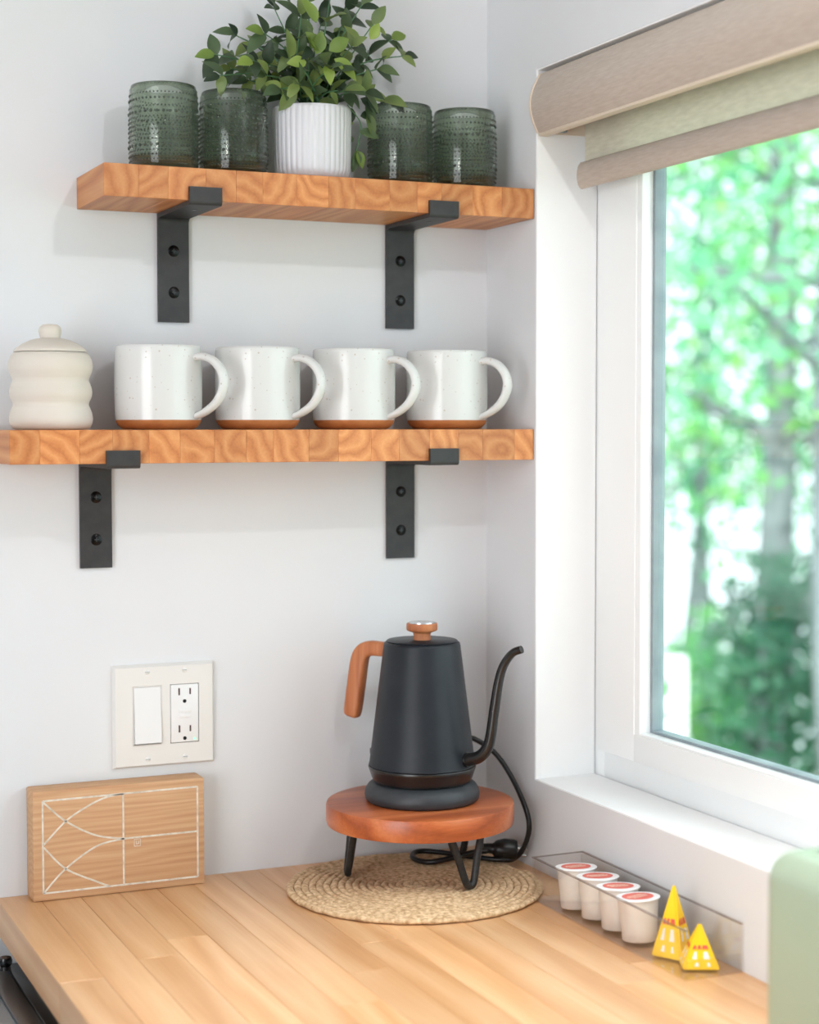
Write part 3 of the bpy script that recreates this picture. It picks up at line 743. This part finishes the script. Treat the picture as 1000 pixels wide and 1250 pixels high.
# ------------------------------------------------------------------ carved wooden block
bx0, bx1, by0, by1, bz1 = -0.5535, -0.3645, -0.0345, -0.0012, 0.1185
bk_ = thing('carved_block', 'wooden block with pale carved lines standing against the wall below the outlet', 'decoration', ((bx0+bx1)/2, (by0+by1)/2, 0))
obj('block_body', bx(bx0, bx1, by0, by1, 0.0003, bz1, 0.0018, 2), M_block, bk_)
def grooves(lines, name='carved_line', w_=0.0021):
    for pts in lines:
        bm = nb(); P = []
        for i in range(len(pts)-1):
            pass
        sm = smooth_path([(bx0+u*(bx1-bx0), by0, (1-v)*bz1) for u, v in pts], 8 if len(pts) > 2 else 1)
        q = [p for p, _ in sm]; rows = []
        for i, p in enumerate(q):
            tg = (q[min(i+1, len(q)-1)]-q[max(i-1, 0)]).normalized(); n_ = Vector((-tg.z, 0, tg.x))*w_/2
            rows.append([bm.verts.new(p+n_+Vector((0, 0.0001, 0))), bm.verts.new(p+n_*0.8-Vector((0, 0.00035, 0))), bm.verts.new(p-n_*0.8-Vector((0, 0.00035, 0))), bm.verts.new(p-n_+Vector((0, 0.0001, 0)))])
        for a, b_ in zip(rows, rows[1:]):
            for k in range(3): bm.faces.new((a[k], a[k+1], b_[k+1], b_[k]))
        bm.faces.new(rows[0]); bm.faces.new(rows[-1][::-1])
        obj(name, bm, M_groove, bk_, False)
grooves([[(.056, .09), (.958, .08)], [(.056, .926), (.958, .925)], [(.056, .09), (.056, .926)], [(.958, .08), (.958, .925)], [(.517, .085), (.517, .926)], [(.517, .5), (.958, .498)],
         [(.057, .49), (.183, .293), (.30, .18), (.411, .107), (.517, .087)], [(.060, .10), (.183, .285), (.351, .44), (.517, .5)], [(.057, .925), (.183, .722), (.36, .545), (.517, .5)], [(.060, .51), (.183, .722), (.36, .87), (.43, .922)]])
# small stamped square with a tiny key-like mark
U, V = .598, .548
grooves([[(U-.018, V-.032), (U+.018, V-.032)], [(U+.018, V-.032), (U+.018, V+.032)], [(U+.018, V+.032), (U-.018, V+.032)], [(U-.018, V+.032), (U-.018, V-.032)], [(U-.006, V-.018), (U-.006, V+.014)], [(U-.006, V+.014), (U+.008, V+.010)], [(U+.008, V+.010), (U+.008, V-.016)]], 'stamped_mark', 0.0006)

# ------------------------------------------------------------------ jute mat
mc = Vector((-0.163, -0.148, 0.0)); MR = 0.1385
mt = thing('placemat', 'round coiled jute mat under the wooden riser', 'mat', mc)
turns = 17; pitch = (MR-0.004)/turns
bm = nb(); pts = []
N_ = turns*72
rows = []
for i in range(N_+1):
    a = 2*PI*i/72; r = 0.004+pitch*i/72
    hb = 0.0034
    tw = 1+0.13*math.sin(r*a*0+i*2.2)
    p = Vector((mc.x+r*math.cos(a), mc.y+r*math.sin(a), 0.0034))
    n_ = Vector((math.cos(a), math.sin(a), 0))
    rows.append([bm.verts.new(p+n_*(pitch*0.54*math.cos(q))*tw+Vector((0, 0, hb*math.sin(q)*tw*0.92))) for q in [2*PI*k/8 for k in range(8)]])
for a_, b_ in zip(rows, rows[1:]):
    for k in range(8): bm.faces.new((a_[k], a_[(k+1) % 8], b_[(k+1) % 8], b_[k]))
bm.faces.new(rows[0]); bm.faces.new(rows[-1][::-1])
obj('coiled_braid', bm, M_jute, mt, angle=60)

# ------------------------------------------------------------------ wooden riser on hairpin legs
ZM = 0.0068; DZ0, DZ1 = 0.0655, 0.0905
dc = Vector((-0.1415, -0.1190, 0)); DR = 0.1045
rs = thing('wooden_riser', 'round reddish wooden riser on black hairpin legs under the kettle', 'riser', (dc.x, dc.y, ZM))
pr = [(0, DZ0), (DR-0.004, DZ0), (DR-0.001, DZ0+0.001), (DR, DZ0+0.004), (DR, DZ1-0.004), (DR-0.001, DZ1-0.001), (DR-0.004, DZ1), (0, DZ1)]
obj('round_board', lathe(nb(), pr, dc, 96), M_disc, rs, angle=50)
for (fx, fy) in ((-0.2185, -0.0950), (-0.1186, -0.1990), (-0.0745, -0.0775)):
    f = Vector((fx, fy, 0)); rad = (f-dc).normalized(); tg = Vector((-rad.y, rad.x, 0)); top = f-rad*0.006
    z0 = ZM+0.0042
    pts = [(*(top+tg*0.0225), DZ0+0.001), (*(top.lerp(f, .5)+tg*0.0130), 0), (*(f+tg*0.0055), 0), (*f, 0), (*(f-tg*0.0055), 0), (*(top.lerp(f, .5)-tg*0.0130), 0), (*(top-tg*0.0225), 0)]
    zz = [DZ0+0.001, ZM+0.032, z0+0.004, z0, z0+0.004, ZM+0.032, DZ0+0.001]
    P = [(p[0], p[1], z, 0.0041) for p, z in zip(pts, zz)]
    obj('hairpin_leg', tube(nb(), P, seg=10, n=6), M_iron, rs, angle=70)

# ------------------------------------------------------------------ gooseneck kettle
kc = Vector((-0.1385, -0.1180, DZ1+0.0004))
kt = thing('electric_kettle', 'matt black gooseneck electric kettle with a wooden handle on the riser', 'kettle', kc)
Z = lambda z: z-kc.z
def K(pr): return [(r, Z(z)) for r, z in pr]
obj('power_base', lathe(nb(), K([(0, .0909), (.0605, .0909), (.0632, .0935), (.0640, .0985), (.0630, .1040), (.0600, .1085), (.0560, .1115), (.052, .1125), (0, .1125)]), kc, 80), M_base, kt, angle=60)
obj('skirt', lathe(nb(), K([(.050, .1128), (.0545, .1133), (.0565, .1180), (.0592, .1262), (.0600, .1285), (.0594, .1300), (.05, .1300)]), kc, 80), M_ketdark, kt, angle=60)
obj('kettle_body', lathe(nb(), K([(0, .1303), (.0588, .1303), (.0594, .1312), (.0586, .1335), (.0425, .2640), (.0418, .2662), (.0400, .2672), (0, .2672)]), kc, 96), M_kettle, kt, angle=50)
lid = obj('lid', lathe(nb(), K([(0, .2673), (.0392, .2673), (.0396, .2682), (.0385, .2690), (.0, .2694)]), kc, 64), M_kettle, kt, angle=50)
kn = obj('lid_knob', lathe(nb(), K([(.0098, .2690), (.0094, .2740), (.0100, .2770), (.0165, .2795), (.0172, .2806), (.0172, .2868), (.0165, .2876), (0, .2876)]), kc, 48), M_ket_wood, lid, angle=40)
obj('thermometer_dial', lathe(nb(), K([(.0148, .2875), (.0146, .2888), (.0128, .2890), (.0, .2884)]), kc, 40), M_steel, lid)
sa = math.radians(-57); sd = Vector((math.cos(sa), math.sin(sa), 0))
def S(R, z, r): p = kc+sd*R; return (p.x, p.y, z, r)
obj('gooseneck_spout', tube(nb(), [S(.052, .1405, .0074), S(.060, .1415, .0072), S(.073, .1455, .0068), S(.0825, .1545, .0064), S(.0880, .168, .0061), S(.0935, .203, .0057), S(.0985, .231, .0052), S(.1045, .2485, .0048), S(.1150, .2620, .0044), S(.1265, .2670, .0042)], seg=16, n=6), M_ketdark, kt, angle=60)
obj('spout_collar', tube(nb(), [S(.0525, .1400, .0086), S(.0600, .1412, .0080)], seg=16, n=1), M_ketdark, kt, angle=60)
ha = math.radians(123); hd = Vector((math.cos(ha), math.sin(ha), 0))
def Hh(R, z, r): p = kc+hd*R; return (p.x, p.y, z, r)
def sec(a):
    e = 0.55; cc, s_ = math.cos(a), math.sin(a)
    return (math.copysign(abs(cc)**e, cc)*1.0, math.copysign(abs(s_)**e, s_)*0.78)
obj('handle', tube(nb(), [Hh(.0405, .2545, .0080), Hh(.055, .2550, .0082), Hh(.0705, .2545, .0086), Hh(.0800, .2490, .0094), Hh(.0845, .2380, .0100), Hh(.0885, .2130, .0102), Hh(.0930, .1860, .0100), Hh(.0945, .1775, .0090), Hh(.0950, .1750, .0060)], seg=24, n=6, sec=sec), M_ket_wood, kt, angle=60)
obj('power_switch', bx(kc.x+hd.x*.063-.005, kc.x+hd.x*.063+.005, kc.y+hd.y*.063-.008, kc.y+hd.y*.063+.006, .134, .142, .002), M_ketdark, kt)

# ------------------------------------------------------------------ power cord and plug
pg = at(617, 1037, 2, 0.021)
cd = thing('power_cord', 'black power cord arching behind the kettle to an unplugged plug on the mat', 'cord', (pg.x, pg.y, ZM))
c1 = at(583, 904, 1, -0.060); c2 = at(606, 921, 1, -0.075); c3 = at(628, 955, 1, -0.100); c4 = at(645, 998, 1, -0.130); c5 = at(643, 1026, 1, -0.128)
P = [(-0.135, -0.060, 0.100), (-0.130, -0.042, 0.120), (-0.118, -0.038, 0.150), (c1.x-.016, -0.052, c1.z+.004), tuple(c1), tuple(c2), tuple(c3), tuple(c4), tuple(c5), (c5.x-.008, c5.y+.012, 0.0125), (c5.x-.03, c5.y+.02, 0.0108),
     (-0.100, -0.040, 0.0108), (-0.125, -0.062, 0.0108), (-0.115, -0.092, 0.0115), (pg.x-.040, pg.y+.006, 0.020), (pg.x-.022, pg.y+.003, 0.021)]
obj('cable', tube(nb(), [(*p, 0.0031) for p in P], seg=10, n=8), M_cord, cd, angle=80)
ax = Vector((0.93, -0.33, -0.10)).normalized()
def G(t_, r, dz=0): p = pg+ax*t_; return (p.x, p.y, p.z+dz, r)
plg = obj('plug', tube(nb(), [G(-.026, .0050), G(-.015, .0062), G(-.011, .0098), G(-.002, .0125), G(.009, .0125), G(.0125, .0112)], seg=20, n=3), M_cord, cd, angle=60)
sdv = ax.cross(Vector((0, 0, 1))).normalized()
for k, (o1, o2) in enumerate(((.0058, .004), (-.0058, .004), (0, -.005))):
    a = pg+ax*.0125+sdv*o1+Vector((0, 0, o2)); b_ = a+ax*.0115
    obj('prong', tube(nb(), [(*a, .0018), (*b_, .0016)], seg=8, n=1), M_steel, plg)

# ------------------------------------------------------------------ clear tray with pods and packets
TX0, TX1, TY0, TY1, TH = -0.0650, -0.0030, -0.2400, -0.5370, 0.0455
tr = thing('acrylic_tray', 'clear acrylic tray along the right wall holding coffee pods', 'tray', ((TX0+TX1)/2, (TY0+TY1)/2, 0.0002))
th = 0.0020
obj('tray_floor', bx(TX0, TX1, TY1, TY0, 0.0003, 0.0023), M_acry, tr, False)
obj('long_side', bx(TX0, TX0+th, TY1, TY0, 0.0024, TH), M_acry, tr, False)
obj('long_side', bx(TX1-th, TX1, TY1, TY0, 0.0024, TH), M_acry, tr, False)
obj('short_side', bx(TX0+th+1e-4, TX1-th-1e-4, TY0-th, TY0, 0.0024, TH), M_acry, tr, False)
obj('short_side', bx(TX0+th+1e-4, TX1-th-1e-4, TY1, TY1+th, 0.0024, TH*0.4), M_acry, tr, False)
M_edge = clear_mat('acrylic_edge', (0.72, 0.68, 0.66), 1.0, 0.1, 1.6)
obj('rim', (lambda b_: (box(b_, TX0-.0005, TX0+th+.0003, TY1, TY0, TH, TH+.0012), box(b_, TX1-th-.0003, TX1+.0003, TY1, TY0, TH, TH+.0012), box(b_, TX0+th+.0003, TX1-th-.0003, TY0-th, TY0, TH, TH+.0012), b_)[-1])(nb()), M_edge, tr, False)
def make_pod():
    c = Vector((-0.043, -0.297, 0.0024))
    t = thing('coffee_pod', '', 'coffee pod', c, 'coffee pods in the clear tray')
    obj('cup', lathe(nb(), [(0, 0), (.0160, 0), (.0172, .0012), (.0176, .012), (.0192, .030), (.0200, .0395), (.0200, .0405), (0, .0405)], c, 40), M_cupw, t, angle=50)
    l = obj('foil_lid', lathe(nb(), [(0, .0406), (.0216, .0406), (.0220, .0412), (.0216, .0420), (.0195, .0421), (0, .0421)], c, 48), M_foil, t, angle=50)
    obj('print', lathe(nb(), [(0, .04235), (.0155, .04235), (.0155, .0422)], c, 40), M_red, l, False)
    bm = nb()
    for i, (a, b_) in enumerate(((-.010, .010), (-.012, .012), (-.009, .009))):
        z0 = (.004, 0, -.004)[i]
        k = a
        while k < b_-0.001:
            w_ = random.uniform(.0012, .0028); box(bm, c.x+k, c.x+min(k+w_, b_), c.y+z0-.0010, c.y+z0+.0010, c.z+.0424, c.z+.0425); k += w_+.0007
    obj('lettering', bm, M_cream, l, False, kind='stuff')
    return t
pd = make_pod()
PL = ['white coffee pod with red printed foil lid, deepest in the tray by the mat', 'white coffee pod with red lid, second from the mat', 'white coffee pod with red lid, third from the mat', 'white coffee pod with red lid beside the tall yellow packet']
for i, (x_, y_) in enumerate([(-0.0415, -0.2965), (-0.0400, -0.3380), (-0.0410, -0.3800), (-0.0420, -0.4210)]):
    o = pd if i == 0 else copy_tree(pd)
    o.location = (x_, y_, 0.0042); o.rotation_euler = (math.radians(-4.5), 0, random.uniform(-.3, .3)); o['label'] = PL[i]
def packet(label, cx, cy, half, H, rot, tilt=0.0):
    t = thing('yellow_packet', label, 'packet', (cx, cy, 0.0027), 'yellow pyramid packets in the tray')
    bm = nb(); base = []
    for k in range(4):
        a = rot+k*PI/2; base.append(Vector((cx+half*math.cos(a), cy+half*math.sin(a), 0.0027)))
    ap = Vector((cx+tilt, cy, 0.0027+H))
    vb = [bm.verts.new(p) for p in base]; va = bm.verts.new(ap)
    bm.faces.new(vb[::-1])
    for k in range(4): bm.faces.new((vb[k], vb[(k+1) % 4], va))
    bmesh.ops.bevel(bm, geom=list(bm.edges), offset=0.0014, segments=2, affect='EDGES')
    obj('wrapper', bm, M_yel, t, angle=40)
    # flat print on each side: white blotches with a red word band
    for k in range(4):
        a, b_ = base[k], base[(k+1) % 4]; n_ = (b_-a).cross(ap-a).normalized()
        if n_.dot(Vector((0, 0, 1))) < 0: n_ = -n_
        def F(u, v): p = a.lerp(b_, 0.5+(u-0.5)*(1-v)); q = a.lerp(b_, .5).lerp(ap, v); p2 = a.lerp(b_, u).lerp(ap, v); return p2+n_*0.0003
        for nm, m_, us, vs_ in (('word_band', M_red, [(.12, .30), (.34, .52), (.56, .86)], (.42, .50)), ('white_print', M_silver, [(.20, .36), (.58, .80)], (.22, .37)), ('white_print', M_silver, [(.30, .44), (.66, .78)], (.08, .16))):
            bm = nb()
            for (u0, u1) in us:
                bm.faces.new([bm.verts.new(F(u0, vs_[0])), bm.verts.new(F(u1, vs_[0])), bm.verts.new(F(u1-.03, vs_[1])), bm.verts.new(F(u0+.03, vs_[1]))])
            obj(nm, bm, m_, t, False)
packet('tall yellow pyramid packet in the tray beside the pods', -0.0355, -0.4710, 0.0225, 0.0730, math.radians(165))
packet('short yellow pyramid packet at the near end of the tray', -0.0310, -0.5070, 0.0250, 0.0420, math.radians(200), 0.001)

# ------------------------------------------------------------------ mint toaster in the foreground
tx0, tx1, ty0, ty1, tz1 = -0.1650, -0.0200, -1.090, -0.7860, 0.1900
ts = thing('toaster', 'mint green toaster with rounded edges on the counter under the window', 'toaster', ((tx0+tx1)/2, (ty0+ty1)/2, 0.0003))
obj('shell', bx(tx0, tx1, ty0, ty1, 0.010, tz1, 0.022, 6), M_mint, ts, angle=60)
obj('base_band', bx(tx0+.010, tx1-.010, ty0+.010, ty1-.010, 0.004, 0.0102), M_ketdark, ts, False)
pan = obj('top_panel', bx(tx0+.032, tx1-.032, ty0+.03, ty1-.03, tz1-.0004, tz1+.0018, .0008), M_steel, ts)
for xx in ((tx0+tx1)/2-.022, (tx0+tx1)/2+.022):
    obj('bread_slot', bx(xx-.011, xx+.011, ty0+.045, ty1-.045, tz1+.0017, tz1+.0024), M_hole, pan, False)
lv = obj('lever', bx((tx0+tx1)/2-.014, (tx0+tx1)/2+.014, ty0-.022, ty0-.002, .125, .137, .003), M_steel, ts)
obj('browning_dial', cyl(nb(), ((tx0+tx1)/2, ty0-.006, .060), .016, (0, 1, 0), .0065, 28, .002), M_steel, ts)
for xx in (tx0+.025, tx1-.025):
    for yy in (ty0+.03, ty1-.03): obj('foot', cyl(nb(), (xx, yy, .0024), .008, (0, 0, 1), .0020, 14), M_ketdark, ts)

# ------------------------------------------------------------------ range beside the counter
rg = thing('range_cooker', 'black and stainless cooker standing left of the counter', 'cooker', (-0.95, -0.33, ZF))
RT_ = -0.062
obj('oven_body', bx(-1.30, -0.5700, -0.64, -0.03, ZF+0.005, RT_-0.012), M_range, rg, False)
obj('cooktop', bx(-1.302, -0.5675, -0.64, -0.028, RT_-0.012, RT_, 0.002), M_range, rg)
obj('side_rail', bx(-0.5872, -0.5680, -0.638, -0.050, RT_+0.0002, RT_+0.005, 0.001), M_glassblk, rg, label='black rail along the right edge')
obj('side_rail', bx(-0.6085, -0.5878, -0.638, -0.056, RT_+0.0002, RT_+0.003, 0.0008), M_bronze, rg, label='dark bronze strip beside the black rail')
def burner(x_, y_):
    b_ = obj('burner', lathe(nb(), [(0, RT_), (.036, RT_), (.034, RT_+.006), (.024, RT_+.008), (.024, RT_+.014), (.020, RT_+.016), (0, RT_+.016)], (x_, y_, 0), 32), M_glassblk, rg)
for x_ in (-0.76, -1.12):
    for y_ in (-0.18, -0.47): burner(x_, y_)
obj('grate', (lambda b_: ([tube(b_, [(-1.26, yy, RT_+.024), (-0.69, yy, RT_+.024)], .005, 8, 1) for yy in (-.12, -.24, -.41, -.53)], [tube(b_, [(xx, -.57, RT_+.024), (xx, -.08, RT_+.024)], .005, 8, 1) for xx in (-1.24, -.97, -.70)], [tube(b_, [(xx, yy, RT_), (xx, yy, RT_+.024)], .005, 8, 1) for xx in (-1.24, -.70) for yy in (-.56, -.09)], b_)[-1])(nb()), M_glassblk, rg)
obj('corner_knob', lathe(nb(), [(0, RT_+.0052), (.0060, RT_+.0052), (.0052, RT_+.009), (.0070, RT_+.011), (.0074, RT_+.015), (.0062, RT_+.018), (0, RT_+.019)], (-0.5905, -0.0690, 0), 24), M_glassblk, rg)
dd = obj('oven_door', bx(-1.28, -0.626, -0.665, -0.641, ZF+.12, -.20, .004), M_glassblk, rg)
obj('handle', tube(nb(), [(-1.2, -.70, -.24), (-.70, -.70, -.24)], .010, 12, 1), M_steel, dd)
for k in range(5): obj('knob', cyl(nb(), (-1.18+k*.11, -.655, -.13), .018, (0, 1, 0), .015, 20, .003), M_glassblk, rg)

# ------------------------------------------------------------------ lamps (housings outside the frame)
cl = thing('fill_spot_fixture', 'small white downlight added on the ceiling to brighten the counter', 'lamp', (-0.40, -0.80, ZC))  # added fixture to go with the counter fill spot
obj('trim_ring', lathe(nb(), [(.050, ZC-.0005), (.050, ZC-.008), (.040, ZC-.010), (.038, ZC-.0005)], (-0.40, -0.80, 0), 32), M_white, cl)
cl = thing('ceiling_lamp', 'small white ceiling spot lamp above the counter', 'lamp', (LAMP_A[0], LAMP_A[1], ZC))
obj('housing', lathe(nb(), [(0, ZC-.0005), (.045, ZC-.0005), (.045, ZC-.02), (.03, ZC-.035), (.028, ZC-.035), (.028, ZC-.02), (0, ZC-.02)], (LAMP_A[0], LAMP_A[1], 0), 32), M_white, cl)
wlp = thing('wall_lamp', 'small wall lamp on the left side of the room', 'lamp', (RX0, LAMP_C[1], LAMP_C[2]))
obj('wall_mount', cyl(nb(), (RX0+.012, LAMP_C[1], LAMP_C[2]), .05, (1, 0, 0), .0115, 24), M_white, wlp)
obj('arm', tube(nb(), [(RX0+.02, LAMP_C[1], LAMP_C[2]), (LAMP_C[0]-.10, LAMP_C[1], LAMP_C[2])], .008, 10, 1), M_white, wlp)

# ------------------------------------------------------------------ outdoors
def ground_z(x_, y_):
    d = math.hypot(x_+0.9, y_+1.84)
    return -1.3-(max(0, d-9.0)*0.40)
bm = nb(); g = {}
nx, ny = 40, 40
for i in range(nx+1):
    for j in range(ny+1):
        X = 0.2+i*0.75; Y = -8+j*0.85
        g[i, j] = bm.verts.new((X, Y, ground_z(X, Y)+0.05*math.sin(X*1.7+Y)+0.04*math.cos(Y*2.3)))
for i in range(nx):
    for j in range(ny): bm.faces.new((g[i, j], g[i+1, j], g[i+1, j+1], g[i, j+1]))
go = obj('ground', bm, M_grass, kind='structure')
def polar(px, d):
    a = YAW+math.atan((px-500)/FPX); return CAMP.x+d*math.sin(a), CAMP.y+d*math.cos(a)
def leaves_mesh(name, centers, size, m, parent):
    n = len(centers)
    nrm = rng.normal(size=(n, 3)); nrm /= np.linalg.norm(nrm, axis=1)[:, None]
    a = np.cross(nrm, rng.normal(size=(n, 3))); a /= np.linalg.norm(a, axis=1)[:, None]
    b_ = np.cross(nrm, a); s = size*rng.uniform(.6, 1.3, size=(n, 1))
    V_ = np.stack([centers-a*s*.5, centers+b_*s*.28-nrm*s*.06, centers+a*s*.5, centers-b_*s*.28-nrm*s*.06], 1).reshape(-1, 3)
    org = np.array(WL[parent.name])
    me = bpy.data.meshes.new(name); me.vertices.add(n*4); me.vertices.foreach_set('co', (V_-org).ravel())
    me.loops.add(n*4); me.loops.foreach_set('vertex_index', np.arange(n*4)); me.polygons.add(n)
    me.polygons.foreach_set('loop_start', np.arange(n)*4)
    me.polygons.foreach_set('loop_total', np.full(n, 4)); me.update(calc_edges=True); me.materials.append(m)
    o = bpy.data.objects.new(name, me); COL.objects.link(o); o.parent = parent; o['kind'] = 'stuff'; WL[o.name] = WL[parent.name].copy()
    return o
def tree(label, px, d, r, lean, crown_z, H, m, n, spread=1.5, group='trees outside the window'):
    X, Y = polar(px, d); z0 = ground_z(X, Y)-0.1
    t = thing('tree', label, 'tree', (X, Y, z0), group)
    top = Vector((X+lean[0], Y+lean[1], z0+H))
    base = Vector((X, Y, z0))
    pts = [(*(base.lerp(top, f)+Vector((math.sin(f*7+px)*.06, math.cos(f*5+px)*.06, 0))), r*(1-.72*f)) for f in np.linspace(0, 1, 7)]
    obj('trunk', tube(nb(), pts, seg=12, n=4), M_bark, t)
    tips = []
    for k in range(9):
        f = .25+.7*k/9; f = max(f, (crown_z-z0)/H*0.9+0.02*k) if crown_z > z0 else f
        f = min(f, .96)
        p = base.lerp(top, f); a = k*2.4+px; L_ = spread*(1.1-f*.5)*random.uniform(.6, 1)
        q = p+Vector((math.cos(a)*L_, math.sin(a)*L_, L_*random.uniform(.1, .5)))
        obj('branch', tube(nb(), [(*p, r*(1-.72*f)*.5), (*p.lerp(q, .5), r*.22), (*q, r*.08)], seg=6, n=3), M_bark, t)
        tips.append(q); tips.append(p.lerp(q, .6))
    tips = np.array([list(v) for v in tips]+[list(top)])
    cidx = rng.integers(0, len(tips), n)
    C = tips[cidx]+rng.normal(size=(n, 3))*np.array([.42, .42, .38])*spread*.62
    C = C[C[:, 2] > crown_z-.5*rng.random(len(C))]
    leaves_mesh('foliage', C, .10, m, t)
    return t
random.seed(5)
TL = [('pale grey tree trunk standing in the middle of the window view', 930, 9.5, .12, (.15, -.1), 0.55, 6.0, M_tl2, 2300, 1.5),
      ('thick grey tree at the right of the window view, under the blind', 1034, 7.6, .10, (-.05, .1), 0.9, 6.2, M_tl1, 1700, 1.4),
      ('thin leaning tree near the left of the glass', 822, 12.5, .06, (.35, -.2), 0.2, 6.5, M_tl1, 1900, 1.5),
      ('slender tree behind the thin leaning one', 868, 14.0, .07, (-.1, .1), 0.0, 7.0, M_tl2, 2000, 1.7),
      ('leafy tree hidden behind the blind edge, left of the glass', 760, 10.5, .08, (.1, .1), 0.2, 6.0, M_tl1, 2000, 1.6),
      ('leafy tree far right beyond the window view', 1120, 9.0, .09, (0, .1), 0.2, 6.0, M_tl2, 2000, 1.6),
      ('distant bushy tree between the grey trunks', 955, 15.5, .09, (.1, 0), -.6, 7.5, M_tl1, 2200, 1.9),
      ('distant tree near the right edge of the frame', 1040, 13.0, .08, (.1, 0), -.4, 7.0, M_tl1, 2200, 1.8)]
for a in TL: tree(*a)
def shrub(label, px, d, r, ztop, m, n):
    X, Y = polar(px, d); z0 = ground_z(X, Y)
    t = thing('shrub', label, 'shrub', (X, Y, z0-.05), 'shrubs outside the window')
    for k in range(5):
        a = k*1.3
        obj('stem', tube(nb(), [(X, Y, z0-.05, .02), (X+math.cos(a)*r*.3, Y+math.sin(a)*r*.3, (z0+ztop)/2, .014), (X+math.cos(a)*r*.6, Y+math.sin(a)*r*.6, ztop-.2, .006)], seg=6, n=3), M_bark, t)
    q = rng.normal(size=(n, 3)); q /= np.linalg.norm(q, axis=1)[:, None]; q *= (rng.random((n, 1))**.4)
    C = np.array([X, Y, (z0+ztop)/2])+q*np.array([r, r, (ztop-z0)/2])
    leaves_mesh('foliage', C, .07, m, t)
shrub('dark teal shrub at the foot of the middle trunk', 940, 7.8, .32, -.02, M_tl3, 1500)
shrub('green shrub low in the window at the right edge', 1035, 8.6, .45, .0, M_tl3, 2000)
shrub('pale green shrub low at the left of the glass', 872, 10.4, .40, -.55, M_tl2, 2200)
shrub('green shrub hidden by the left window frame', 720, 8.6, .4, -.3, M_tl1, 1800)
# white garden bench
bxp = polar(812, 7.4); zb = ground_z(*bxp)
gb = thing('garden_bench', 'white garden bench low at the left of the glass', 'bench', (bxp[0], bxp[1], zb))
BX, BY = bxp
for zz, hh in ((.73, .085), (.58, .055), (.49, .05)):
    obj('back_slat', bx(BX-.75, BX+.13, BY+.02, BY+.05, zb+zz, zb+zz+hh, .003), M_white, gb)
for k in range(4): obj('seat_slat', bx(BX-.75, BX+.13, BY-.42+k*.105, BY-.33+k*.105, zb+.36, zb+.385, .003), M_white, gb)
for xx in (BX-.73, BX+.07):
    obj('leg', bx(xx, xx+.05, BY+.0, BY+.05, zb-.03, zb+.80), M_white, gb, False)
    obj('leg', bx(xx, xx+.05, BY-.42, BY-.37, zb-.03, zb+.36), M_white, gb, False)
